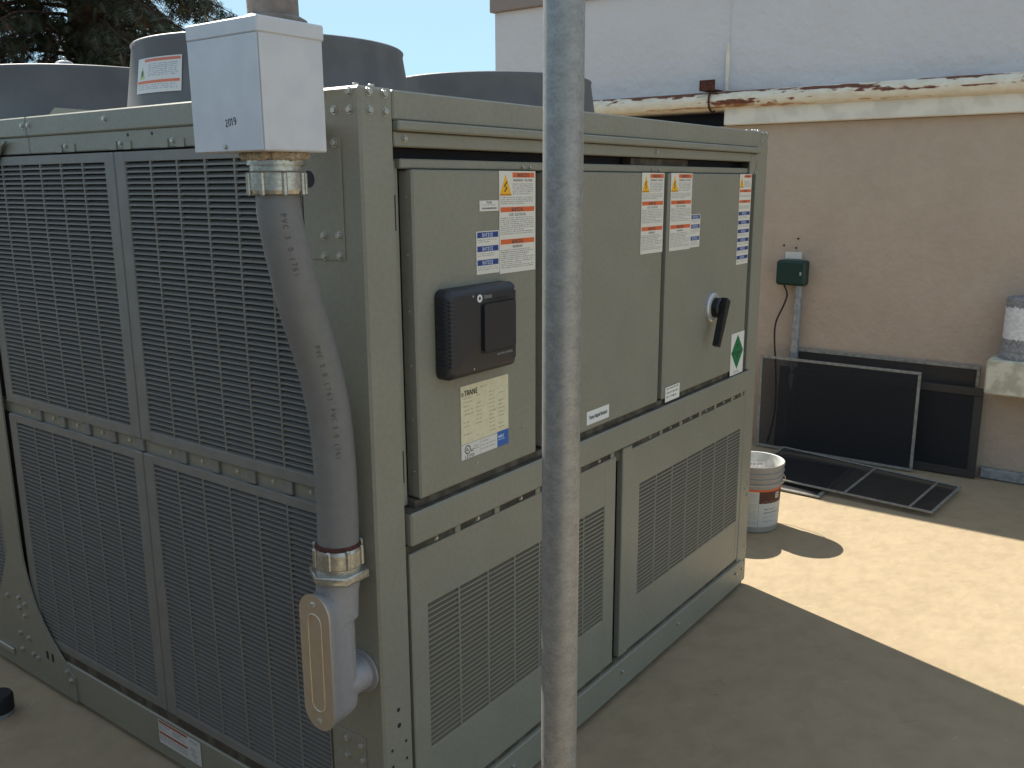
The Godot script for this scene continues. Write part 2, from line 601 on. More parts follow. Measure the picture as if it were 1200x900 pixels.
func building() -> void:
	var b := thing("building", "tan stucco building with white upper wall and capped parapet", "building", Vector3(4.95, 0, 0))
	var z0 := -3.40
	var z1 := 8.0
	var X := 9.0
	var st := st_new()
	bb(st, Vector3(0, 0, z0), Vector3(X, 2.315, z1))
	var low := obj("lower_wall", st, M.stucco_tan, b)
	low.set_meta("label", "tan stucco lower wall")
	st = st_new()
	bb(st, Vector3(0.012, 2.46, z0), Vector3(X, 3.318, -1.270))
	bb(st, Vector3(0.002, 2.46, -1.268), Vector3(X, 3.318, z1))
	var up := obj("upper_wall", st, M.stucco_white, b)
	up.set_meta("label", "white plaster upper wall")
	st = st_new()
	bb(st, Vector3(0.0, 2.317, -1.27), Vector3(X, 2.458, z1), 0.004)
	bb(st, Vector3(-0.06, 2.318, -1.27), Vector3(-0.001, 2.455, z1), 0.006)
	obj("fascia_board", st, M.fascia, b)
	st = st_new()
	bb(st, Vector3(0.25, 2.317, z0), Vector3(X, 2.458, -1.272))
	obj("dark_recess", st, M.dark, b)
	st = st_new()
	bb(st, Vector3(-0.03, 2.428, z0), Vector3(0.24, 2.458, -1.272), 0.004)
	obj("soffit_strip", st, M.fascia, b)
	st = st_new()
	bb(st, Vector3(-0.028, 3.320, z0 - 0.03), Vector3(X, 3.43, z1), 0.006)
	obj("parapet_cap", st, M.cap, b)
	st = st_new()
	bb(st, Vector3(-0.012, 2.56, -1.295), Vector3(0.010, 2.89, -1.268), 0.003)
	obj("seam_strip", st, M.fascia, b)
	# ledge with the vent on it
	st = st_new()
	bb(st, Vector3(-0.26, 0.612, 0.63), Vector3(-0.002, 0.832, 2.6), 0.010)
	obj("ledge", st, M.ledge, b)
	st = st_new()
	bb(st, Vector3(-0.05, 0.005, 0.63), Vector3(-0.003, 0.075, 5.0), 0.006)
	obj("base_flashing", st, M.galv_grey, b)
	st = st_new()
	bb(st, Vector3(-0.006, 1.375, -0.775), Vector3(0.001, 1.425, -0.655), 0.002)
	obj("patch", st, M.fascia, b)
	for q in [Vector2(1.455, -0.70), Vector2(1.52, -0.69), Vector2(1.47, -0.79)]:
		st = st_new()
		lathe(st, [Vector2(0.008, 0), Vector2(0.006, 0.008), Vector2(0, 0.009)], 8, Transform3D(Basis(Vector3.BACK, PI / 2), Vector3(0, q.x, q.y)))
		obj("anchor_stub", st, M.rust, b)
	# rusty pipe along the wall
	var p := thing("wall_pipe", "long cream painted pipe with rust patches along the building wall", "pipe", Vector3(4.885, 2.492, 0))
	st = st_new()
	st.set_smooth_group(0)
	var seg := 28
	var r := 0.060
	var za := -2.9
	var zb := 7.5
	var nz := 24
	for i in nz:
		for k in seg:
			var v := []
			for q in [[i, k], [i + 1, k], [i + 1, k + 1], [i, k + 1]]:
				var a: float = TAU * q[1] / seg
				v.append([Vector3(-r * cos(a), r * sin(a), lerpf(za, zb, float(q[0]) / nz)), Vector2(float(q[0]) / nz * 1.3, float(q[1]) / seg)])
			for m in [0, 2, 1, 0, 3, 2]:
				st.set_uv(v[m][1])
				st.add_vertex(v[m][0])
	var pm := pipe_paint()
	pm.texture_repeat = true
	obj("pipe", st, pm, p)
	st = st_new()
	tube(st, smooth_path([Vector3(-0.02, 0.10, -1.36), Vector3(-0.055, 0.055, -1.36), Vector3(-0.069, 0.0, -1.36), Vector3(-0.055, -0.05, -1.36), Vector3(-0.01, -0.075, -1.36), Vector3(0.04, -0.07, -1.36)], 4), 0.008, 8)
	obj("strap", st, M.rust, p)
	st = st_new()
	bb(st, Vector3(-0.085, 0.067, -1.43), Vector3(0.060, 0.140, -1.42), 0.002)
	bb(st, Vector3(-0.085, 0.067, -1.419), Vector3(-0.078, 0.140, -1.31), 0.002)
	bb(st, Vector3(-0.077, 0.067, -1.419), Vector3(0.060, 0.074, -1.31), 0.002)
	obj("bracket", st, M.rust, p)

# ---------------------------------------------------------------- louvred panels
# local frame: x = right, y = up, z = out of the panel; the panel covers w by h, opening inset by the margins
func louvre_panel(parent: Node, t: Transform3D, w: float, h: float, o: Rect2, cols: int, pitch: float, cover: float, mat: Material, slat_mat: Material, depth := 0.022, called := "louvre_panel") -> MeshInstance3D:
	var st := st_new()
	var bev := 0.003
	bb(st, Vector3(0, 0, -depth), Vector3(o.position.x, h, 0), bev, t)
	bb(st, Vector3(o.end.x, 0, -depth), Vector3(w, h, 0), bev, t)
	bb(st, Vector3(o.position.x - 0.004, 0, -depth + 0.0008), Vector3(o.end.x + 0.004, o.position.y, -0.0008), 0.001, t)
	bb(st, Vector3(o.position.x - 0.004, o.end.y, -depth + 0.0008), Vector3(o.end.x + 0.004, h, -0.0008), 0.001, t)
	var root := obj(called, st, mat, parent)
	var cw := o.size.x / cols
	for k in range(1, cols):
		st = st_new()
		var x := o.position.x + cw * k
		bb(st, Vector3(x - 0.0034, o.position.y - 0.002, -0.014), Vector3(x + 0.0034, o.end.y + 0.002, -0.0015), 0.0012, t)
		obj("rib", st, mat, root)
	st = st_new()
	var fin := st_new()
	var n := int(o.size.y / pitch)
	for i in n:
		var y := o.position.y + (i + 0.5) * o.size.y / n
		# a flat bar flush with the ribs, and behind it a fin that leans up and back
		var jig := rng.randf_range(-0.0003, 0.0003)
		var p := o.size.y / n
		var yb := y - p * 0.5 + jig
		var yt := yb + p * cover
		var mid := t * Vector3(o.get_center().x, (yb + yt) * 0.5, -0.003)
		var v := [Vector3(o.position.x, yb, -0.002), Vector3(o.end.x, yb, -0.002), Vector3(o.end.x, yt, -0.002), Vector3(o.position.x, yt, -0.002), Vector3(o.end.x, yt, -0.0045), Vector3(o.position.x, yt, -0.0045), Vector3(o.end.x, yb, -0.0045), Vector3(o.position.x, yb, -0.0045)]
		for k in 8:
			v[k] = t * v[k]
		face(st, [v[0], v[1], v[2], v[3]], mid)
		face(st, [v[3], v[2], v[4], v[5]], mid)
		face(st, [v[0], v[1], v[6], v[7]], mid)
		var e := t * Vector3(o.end.x, yb + p * 0.96, -0.0190)
		var f := t * Vector3(o.position.x, yb + p * 0.96, -0.0190)
		face(fin, [v[5], v[4], e, f], t * Vector3(o.get_center().x, yb, -0.022))
	obj("slats", st, mat, root, "stuff")
	obj("fins", fin, slat_mat, root, "stuff")
	return root

# ---------------------------------------------------------------- the chiller
func chiller() -> void:
	var ch := thing("air_chiller", "large olive grey rooftop chiller with louvred sides and control doors", "chiller")
	var st: SurfaceTool
	var F := Vector3(0, 0, 1)
	var L := Vector3(-1, 0, 0)
	# dark inside
	st = st_new()
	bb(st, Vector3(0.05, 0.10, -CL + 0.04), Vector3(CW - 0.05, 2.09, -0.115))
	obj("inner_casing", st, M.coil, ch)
	# top deck
	st = st_new()
	bb(st, Vector3(0.012, 2.092, -CL + 0.01), Vector3(CW - 0.012, 2.122, -0.012), 0.003)
	obj("top_deck", st, M.olive, ch)
	# ---- corner posts: two flanges meeting at a rounded edge
	for s in [0, 1]:
		st = st_new()
		if s == 0:
			bb(st, Vector3(0.0, 0.02, -0.205), Vector3(0.109, 2.128, 0.0), 0.006)
		else:
			bb(st, Vector3(2.362, 0.02, -0.10), Vector3(CW, 2.128, 0.0), 0.006)
		var post := obj("corner_post", st, M.olive, ch)
		if s == 0:
			for q in [[0.030, 2.115], [0.080, 2.114], [0.031, 2.075], [0.081, 2.074]]:
				bolt(post, Vector3(q[0], q[1], 0.0), F)
			for q in [[-0.030, 2.115], [-0.080, 2.077], [-0.030, 2.076]]:
				bolt(post, Vector3(0, q[1], q[0]), L)
			for q in [[0.03, -0.04], [0.07, -0.03]]:
				bolt(post, Vector3(q[0], 2.128, q[1]), Vector3.UP)
			# splice plate under the electrical box, with bolts
			st = st_new()
			bb(st, Vector3(-0.003, 1.735, -0.20), Vector3(-0.0005, 2.018, -0.063), 0.001)
			obj("splice_plate", st, M.olive, post)
			for q in [[-0.082, 2.005], [-0.132, 1.792], [-0.079, 1.794], [-0.132, 1.744], [-0.079, 1.746]]:
				bolt(post, Vector3(-0.003, q[1], q[0]), L)
			st = st_new()
			bb(st, Vector3(-0.003, 0.36, -0.19), Vector3(-0.0005, 0.47, -0.068), 0.001)
			obj("splice_plate", st, M.olive, post)
			for q in [[-0.138, 0.449], [-0.083, 0.445], [-0.138, 0.397], [-0.079, 0.403]]:
				bolt(post, Vector3(-0.003, q[1], q[0]), L)
			for q in [[0.056, 0.552, 0.006], [0.057, 0.506, 0.007], [0.081, 0.447, 0.0045], [0.028, 0.445, 0.0045], [0.082, 0.394, 0.0045], [0.029, 0.396, 0.0045]]:
				st = st_new()
				lathe(st, [Vector2(q[2], -0.002), Vector2(q[2], 0.0006), Vector2(0, 0.0006)], 12, Transform3D(Basis(Vector3.RIGHT, PI / 2), Vector3(q[0], q[1], 0)))
				obj("hole", st, M.dark, post)
			st = st_new()
			lathe(st, [Vector2(0.020, -0.002), Vector2(0.020, 0.0008), Vector2(0, 0.0008)], 20, Transform3D(Basis(Vector3.BACK, PI / 2), Vector3(-0.003, 1.924, -0.176)))
			obj("hole", st, M.dark, post)
		else:
			for q in [[2.395, 2.118], [2.440, 2.118], [2.395, 2.085], [2.440, 2.085], [2.45, 0.52], [2.45, 0.46], [2.42, 0.50], [2.45, 0.13], [2.42, 0.11], [2.45, 0.20], [2.43, 0.09]]:
				bolt(post, Vector3(q[0], q[1], 0.0), F, 0.75)
			for q in [[2.39, -0.04], [2.42, -0.04], [2.45, -0.04], [2.40, -0.07]]:
				bolt(post, Vector3(q[0], 2.128, q[1]), Vector3.UP)
			for q in [[-0.03, 2.10], [-0.03, 2.06]]:
				bolt(post, Vector3(CW, q[1], q[0]), Vector3.RIGHT)
	# far corner posts
	for x in [[0.0, 0.109], [CW - 0.109, CW]]:
		st = st_new()
		bb(st, Vector3(x[0], 0.02, -CL), Vector3(x[1], 2.128, -CL + 0.14), 0.006)
		obj("corner_post", st, M.olive, ch)
	# ---- top beam, front
	st = st_new()
	bb(st, Vector3(0.111, 2.058, -0.06), Vector3(2.360, 2.126, -0.002), 0.004)
	bb(st, Vector3(0.113, 2.034, -0.05), Vector3(2.366, 2.057, 0.013), 0.004)
	bb(st, Vector3(0.113, 1.998, -0.05), Vector3(2.366, 2.033, -0.003), 0.003)
	var beam := obj("top_beam", st, M.olive, ch)
	for q in [0.147, 1.43, 2.30]:
		bolt(beam, Vector3(q, 2.017, -0.003), F, 0.9)
	# dark slot below the beam, with its lighter strip
	st = st_new()
	bb(st, Vector3(0.113, 1.968, -0.10), Vector3(2.360, 1.997, -0.07))
	obj("slot_back", st, M.dark, ch)
	st = st_new()
	bb(st, Vector3(1.30, 1.970, -0.068), Vector3(1.74, 1.996, -0.03), 0.002)
	obj("slot_filler", st, M.dusty, ch)
	st = st_new()
	bb(st, Vector3(0.14, 1.948, -0.07), Vector3(2.345, 1.971, -0.012), 0.003)
	var header := obj("door_header", st, M.olive, ch)
	for q in [0.64, 0.675, 1.42, 1.47]:
		bolt(header, Vector3(q, 1.957, -0.012), F, 0.7)
	st = st_new()
	bb(st, Vector3(2.285, 1.945, -0.011), Vector3(2.345, 2.03, 0.0), 0.003)
	var clip := obj("corner_clip", st, M.olive, ch)
	for q in [[2.325, 2.02], [2.33, 1.955]]:
		bolt(clip, Vector3(q[0], q[1], 0.0), F, 0.75)
	# ---- door recess
	st = st_new()
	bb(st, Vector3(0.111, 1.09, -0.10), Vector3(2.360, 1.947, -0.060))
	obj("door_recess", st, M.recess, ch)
	st = st_new()
	bb(st, Vector3(0.111, 1.09, -0.059), Vector3(0.150, 1.968, -0.03), 0.003)
	var jamb := obj("door_jamb", st, M.olive, ch)
	for q in [[1.80, 1.886], [1.155, 1.241]]:
		st = st_new()
		bb(st, Vector3(0.126, q[0], -0.0301), Vector3(0.138, q[1], -0.0292))
		obj("slot", st, M.dark, jamb)
	doors(ch)
	st = st_new()
	bb(st, Vector3(0.151, 1.086, -0.0585), Vector3(2.358, 1.1045, -0.007))
	obj("door_sill", st, M.dusty, ch)
	# ---- middle rail
	st = st_new()
	bb(st, Vector3(0.116, 0.992, -0.055), Vector3(2.372, 1.082, 0.012), 0.005)
	var rail := obj("middle_rail", st, M.olive, ch)
	st = st_new()
	bb(st, Vector3(0.118, 1.0825, -0.055), Vector3(2.368, 1.0845, 0.006))
	obj("dust", st, M.dusty, rail)
	# strip below the rail with tabs and screws
	st = st_new()
	bb(st, Vector3(0.113, 0.945, -0.07), Vector3(2.362, 0.991, -0.008))
	var strip := obj("rail_strip", st, M.dusty, ch)
	for q in [0.23, 0.41, 0.62, 0.86, 1.08, 1.45, 1.62, 1.80, 1.95, 2.13, 2.24]:
		bolt(strip, Vector3(q, 0.978, -0.008), F, 0.72)
		st = st_new()
		bb(st, Vector3(q + 0.075, 0.966, -0.0079), Vector3(q + 0.100, 0.9915, -0.002), 0.003)
		obj("tab", st, M.olive, strip)
	# ---- lower panels
	var d := 0.022
	var p1 := louvre_panel(ch, frame_at(Vector3(0.118, 0.168, 0.0), Vector3.RIGHT, Vector3.UP), 1.072, 0.800, Rect2(0.067, 0.198, 0.928, 0.438), 7, 0.0155, 0.26, M.olive, M.slat)
	p1.set_meta("label", "wider louvred lower panel by the near corner")
	var p2 := louvre_panel(ch, frame_at(Vector3(1.300, 0.168, 0.0), Vector3.RIGHT, Vector3.UP), 1.058, 0.800, Rect2(0.070, 0.198, 0.955, 0.450), 7, 0.0155, 0.26, M.olive, M.slat)
	p2.set_meta("label", "louvred lower panel by the far corner")
	st = st_new()
	bb(st, Vector3(1.232, 0.168, -0.022), Vector3(1.298, 0.986, 0.004), 0.003)
	obj("panel_flange", st, M.olive, ch)
	st = st_new()
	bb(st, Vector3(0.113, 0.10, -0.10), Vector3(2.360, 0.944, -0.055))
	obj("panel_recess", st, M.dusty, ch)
	# ---- base rail
	st = st_new()
	bb(st, Vector3(0.109, 0.030, -0.10), Vector3(2.400, 0.150, 0.010), 0.004)
	var base := obj("base_rail", st, M.olive, ch)
	st = st_new()
	bb(st, Vector3(0.113, 0.1505, -0.05), Vector3(2.362, 0.1675, -0.004))
	obj("dust", st, M.dusty, base)
	for q in [0.55, 1.25, 1.72, 2.33]:
		bolt(base, Vector3(q, 0.105, 0.010), F)
	for q in [0.40, 0.85, 1.55, 1.99]:
		bolt(base, Vector3(q, 0.160, -0.012), F, 0.6)
	# feet
	for q in [Vector3(0.06, 0, -0.06), Vector3(CW - 0.06, 0, -0.06), Vector3(0.06, 0, -CL + 0.06), Vector3(CW - 0.06, 0, -CL + 0.06), Vector3(1.25, 0, -0.06)]:
		st = st_new()
		bb(st, q + Vector3(-0.05, 0.001, -0.05), q + Vector3(0.05, 0.029, 0.05), 0.006)
		obj("foot_pad", st, M.rubber, ch)
	left_side(ch)
	right_and_back(ch)
	fans(ch)

func doors(ch: Node3D) -> void:
	var spec := [[0.166, 0.692, "left control door with black display and data plate"], [0.742, 1.490, "wide plain middle door"], [1.527, 2.308, "right door with rotary disconnect handle"]]
	var haz := print_mat(hazard_image())
	var R := Vector3.RIGHT
	var U := Vector3.UP
	var z := 0.0022
	for i in 3:
		var s: Array = spec[i]
		var st := st_new()
		bb(st, Vector3(s[0], 1.106, -0.048), Vector3(s[1], 1.946, 0.001), 0.005)
		var door := obj("door", st, M.olive, ch)
		door.set_meta("label", s[2])
		# hem rivets on the hinge edge
		if i == 0:
			for k in 6:
				bolt(door, Vector3(s[0], 1.18 + k * 0.14, -0.02), Vector3.LEFT, 0.35)
			sticker("warning_label", door, haz, Vector3(0.598, 1.806, z), 0.172, 0.279, R, U, "white warning label with orange bands and a yellow triangle")
			var im := new_label(150, 168)
			for k in 3:
				notice_block(im, k * 54, 54, 30 + k)
			sticker("notice_label", door, print_mat(im), Vector3(0.460, 1.7295, z), 0.101, 0.115, R, U, "white label with three blue notice bands")
			im = new_label(130, 48)
			put_text(im, "TRANE", 46, 4, 2, Color(0.25, 0.25, 0.25))
			fine_lines(im, Rect2i(14, 18, 100, 10), 9, Color(0.55, 0.55, 0.55), 4)
			im.fill_rect(Rect2i(18, 32, 98, 7), Color(0.36, 0.36, 0.36))
			fine_lines(im, Rect2i(18, 33, 98, 8), 7, Color(0.8, 0.8, 0.8), 5)
			sticker("small_label", door, print_mat(im), Vector3(0.467, 1.8535, z), 0.084, 0.028, R, U)
			display(door)
			nameplate(door)
			for q in [[0.40, 1.178 - 0.03], [0.62, 1.20]]:
				bolt(door, Vector3(q[0], q[1], 0.001), Vector3.BACK, 0.4)
		elif i == 1:
			sticker("warning_label", door, haz, Vector3(1.405, 1.807, z), 0.166, 0.278, R, U, "white warning label with orange bands and a yellow triangle")
			var im := new_label(160, 52, Color(0.9, 0.9, 0.88))
			sticker("white_label", door, print_mat(im), Vector3(1.055, 1.149, z), 0.145, 0.046, R, U, "white label that reads Trane Rapid Restart")
			letters(door, "Trane Rapid Restart", Vector3(1.055, 1.1495, z + 0.0012), 0.0125, M.ink_soft, Vector3.ZERO, "lettering", "Droid Sans", 0.80)
		else:
			sticker("warning_label", door, haz, Vector3(1.629, 1.806, z), 0.176, 0.281, R, U, "white warning label with orange bands and a yellow triangle")
			var im := new_label(120, 182)
			for k in 3:
				notice_block(im, [0, 52, 118][k], [50, 62, 60][k], 40 + k)
			sticker("notice_label", door, print_mat(im), Vector3(1.759, 1.7315, z), 0.082, 0.125, R, U, "white label with three blue notice bands")
			im = new_label(190, 540)
			var top := new_label(256, 270)
			warn_block(top, 0, 110, 92, "WARNING", "", 53, true)
			warn_block(top, 106, 76, 8, "WARNING", "", 57)
			warn_block(top, 184, 84, 8, "WARNING", "", 59)
			top.resize(190, 218)
			im.blit_rect(top, Rect2i(0, 0, 190, 218), Vector2i.ZERO)
			for k in 6:
				notice_block(im, 218 + k * 53, 52, 60 + k)
			sticker("warning_label", door, print_mat(im), Vector3(2.236, 1.758, z), 0.128, 0.376, R, U, "tall narrow label with six blue notice bands")
			# green diamond
			im = new_label(160, 180, Color(0.86, 0.86, 0.83))
			for y in 150:
				var hw := int((75 - absi(y - 75)) * 0.98)
				im.fill_rect(Rect2i(80 - hw, 8 + y, hw * 2 + 1, 1), Color(0.05, 0.42, 0.24))
			for k in 14:
				im.fill_rect(Rect2i(78 + k - 10, 56 - k / 2, 10 + (k % 3) * 3, 3), Color(0.05, 0.12, 0.08))
			put_text(im, "NON-FLAMMABLE", 29, 82, 2, Color(0.03, 0.10, 0.06))
			put_text(im, "GAS", 68, 96, 2, Color(0.03, 0.10, 0.06))
			fine_lines(im, Rect2i(45, 164, 70, 14), 6, Color(0.3, 0.3, 0.3), 71)
			sticker("diamond_label", door, print_mat(im), Vector3(2.234, 1.1795, z), 0.142, 0.186, R, U, "white label with a green diamond")
			im = new_label(150, 84, Color(0.90, 0.90, 0.86))
			for k in 3:
				fine_lines(im, Rect2i(14, 10 + k * 22, 122, 16), 15, Color(0.08, 0.08, 0.08), 80 + k)
			im.fill_rect(Rect2i(0, 0, 150, 3), Color(0.4, 0.4, 0.4))
			im.fill_rect(Rect2i(0, 81, 150, 3), Color(0.4, 0.4, 0.4))
			sticker("white_label", door, print_mat(im), Vector3(1.611, 1.121, z), 0.122, 0.062, R, U, "small white label with three lines of bold print")
			rotary_switch(door)
			for q in [1.84, 1.62, 1.45, 1.28]:
				bolt(door, Vector3(s[1], q, -0.012), Vector3.RIGHT, 0.55)

func nameplate(door: Node) -> void:
	var im := new_label(256, 256, Color(0.87, 0.84, 0.71))
	var n := FastNoiseLite.new()
	n.seed = 3; n.frequency = 0.03
	for y in 256:
		for x in 256:
			var c := im.get_pixel(x, y)
			im.set_pixel(x, y, c.lerp(Color(0.83, 0.77, 0.60), clampf(0.4 + n.get_noise_2d(x, y), 0, 1) * 0.55))
	fine_lines(im, Rect2i(100, 16, 70, 10), 8, Color(0.5, 0.47, 0.4), 90)
	for k in 11:
		for q in [[14, 50], [80, 34], [150, 34], [200, 40]]:
			if rng.randf() < 0.78:
				fine_lines(im, Rect2i(q[0], 42 + k * 14, q[1], 10), 8, Color(0.55, 0.52, 0.44), 100 + k * 5 + q[0])
	# bottom strip
	im.fill_rect(Rect2i(0, 204, 256, 52), Color(0.84, 0.83, 0.80))
	im.fill_rect(Rect2i(0, 202, 256, 2), Color(0.6, 0.58, 0.5))
	im.fill_rect(Rect2i(192, 200, 64, 56), Color(0.06, 0.36, 0.66))
	put_text(im, "AHRI", 198, 214, 2, Color(0.9, 0.93, 0.95))
	put_text(im, "CERTIFIED", 198, 228, 1, Color(0.85, 0.9, 0.95))
	for y in 52:
		for x in 52:
			var r := Vector2(x - 26, y - 20).length()
			if r > 12 and r < 15.5:
				im.set_pixel(6 + x, 204 + y, Color(0.1, 0.1, 0.1))
	put_text(im, "UL", 25, 219, 2, Color(0.1, 0.1, 0.1))
	put_text(im, "US", 50, 226, 2, Color(0.1, 0.1, 0.1))
	put_text(im, "LISTED", 20, 243, 2, Color(0.15, 0.15, 0.15))
	fine_lines(im, Rect2i(66, 218, 28, 20), 9, Color(0.45, 0.45, 0.45), 140)
	for k in 3:
		fine_lines(im, Rect2i(104, 212 + k * 13, 80, 9), 8, Color(0.5, 0.5, 0.5), 150 + k)
	im.fill_rect(Rect2i(98, 206, 1, 48), Color(0.5, 0.5, 0.5))
	sticker("nameplate", door, print_mat(im, 0.4), Vector3(0.440, 1.274, 0.0024), 0.216, 0.207, Vector3.RIGHT, Vector3.UP, "yellowed data plate with a blue square in its corner")
	letters(door, "TRANE", Vector3(0.3765, 1.3555, 0.0034), 0.0150, M.ink, Vector3.ZERO, "lettering", "Droid Sans", 1.0)
	letters(door, "o", Vector3(0.3395, 1.3555, 0.0034), 0.0150, M.ink_soft, Vector3.ZERO, "emblem", "Droid Sans", 0.8)

func display(door: Node) -> void:
	# black control housing: ribbed left end, raised square cover, round emblem
	var x0 := 0.236
	var x1 := 0.537
	var y0 := 1.412
	var y1 := 1.648
	var c := Vector2((x0 + x1) / 2, (y0 + y1) / 2)
	var st := st_new()
	var layers := [[0.0, 0.002], [0.0, 0.030], [0.004, 0.040], [0.012, 0.047], [0.020, 0.049]]
	var rings := []
	for l in layers:
		rings.append([round_rect(x1 - x0 - l[0] * 2, y1 - y0 - l[0] * 2, 0.022 - l[0] * 0.6, 6, c), l[1]])
	st.set_smooth_group(0)
	for i in rings.size() - 1:
		var a: PackedVector2Array = rings[i][0]
		var b: PackedVector2Array = rings[i + 1][0]
		for k in a.size():
			var k1 := (k + 1) % a.size()
			quad4(st, Vector3(a[k].x, a[k].y, rings[i][1]), Vector3(a[k1].x, a[k1].y, rings[i][1]), Vector3(b[k1].x, b[k1].y, rings[i + 1][1]), Vector3(b[k].x, b[k].y, rings[i + 1][1]))
	var topr: PackedVector2Array = rings[4][0]
	for k in range(1, topr.size() - 1):
		for v in [topr[0], topr[k + 1], topr[k]]:
			st.add_vertex(Vector3(v.x, v.y, 0.049))
	obj("display_housing", st, M.plastic, door)
	for k in 17:
		st = st_new()
		var y := 1.450 + k * 0.0105
		bb(st, Vector3(x0 - 0.002, y - 0.0028, 0.004), Vector3(x0 + 0.004, y + 0.0028, 0.036), 0.0015)
		bb(st, Vector3(x0 + 0.005, y - 0.0028, 0.030), Vector3(x0 + 0.040, y + 0.0028, 0.0508 if false else 0.0495), 0.0015)
		obj("ridge", st, M.plastic, door)
	st = st_new()
	prism(st, round_rect(0.140, 0.128, 0.008, 4, Vector2(0.443, 1.536)), 0.0485, 0.057)
	obj("screen_cover", st, M.plastic, door)
	st = st_new()
	prism(st, round_rect(0.150, 0.136, 0.008, 4, Vector2(0.441, 1.535)), 0.0486, 0.0496)
	obj("cover_groove", st, M.black, door)
	st = st_new()
	bb(st, Vector3(0.405, 1.6085, 0.0488), Vector3(0.490, 1.6125, 0.0494))
	obj("cover_line", st, M.black, door)
	# round emblem
	st = st_new()
	var t := Transform3D(Basis(Vector3.RIGHT, PI / 2), Vector3(0.362, 1.617, 0.0488))
	lathe(st, [Vector2(0.0105, 0), Vector2(0.0105, 0.001), Vector2(0.0048, 0.001), Vector2(0.0048, 0.0)], 24, t)
	obj("emblem", st, M.white_ink, door)
	letters(door, "TRANE", Vector3(0.396, 1.6185, 0.0498), 0.0095, M.grey_ink, Vector3.ZERO)
	letters(door, "ADAPTIVE CONTROL", Vector3(0.470, 1.457, 0.0498), 0.0060, M.grey_ink, Vector3.ZERO)
	for q in [[0.335, 1.625], [0.335, 1.432], [0.518, 1.628], [0.520, 1.433]]:
		bolt(door, Vector3(q[0], q[1], 0.047), Vector3.BACK, 0.4)

func rotary_switch(door: Node) -> void:
	var t := Transform3D(Basis(Vector3.RIGHT, PI / 2), Vector3(1.940, 1.415, 0.001))
	var st := st_new()
	lathe(st, [Vector2(0.060, 0), Vector2(0.060, 0.010), Vector2(0.055, 0.016), Vector2(0.046, 0.018), Vector2(0.0, 0.018)], 36, t)
	obj("handle_ring", st, flat(Color(0.75, 0.75, 0.74), 0.35, 0.4), door)
	st = st_new()
	lathe(st, [Vector2(0.042, 0.018), Vector2(0.040, 0.040), Vector2(0.034, 0.046), Vector2(0.0, 0.046)], 28, t)
	# lever: tapered arm going down to the left
	var dir := Vector3(-0.070, -0.150, 0).normalized()
	var side := dir.cross(Vector3.BACK).normalized()
	var o := Vector3(1.952, 1.422, 0.040)
	var tip := o + dir * 0.170
	var hub := [o - dir * 0.03, tip]
	var wd := [0.040, 0.024]
	var pts := []
	for i in 2:
		for s in [-1, 1]:
			for zz in [0.0, 0.026]:
				pts.append(hub[i] + side * s * wd[i] * 0.5 + Vector3(0, 0, zz + (0.004 if i == 1 else 0.0)))
	var mid := (o + tip) * 0.5 + Vector3(0, 0, 0.015)
	for f in [[0, 1, 3, 2], [4, 5, 7, 6], [0, 1, 5, 4], [2, 3, 7, 6], [0, 2, 6, 4], [1, 3, 7, 5]]:
		face(st, [pts[f[0]], pts[f[1]], pts[f[2]], pts[f[3]]], mid)
	obj("handle_lever", st, M.black, door)

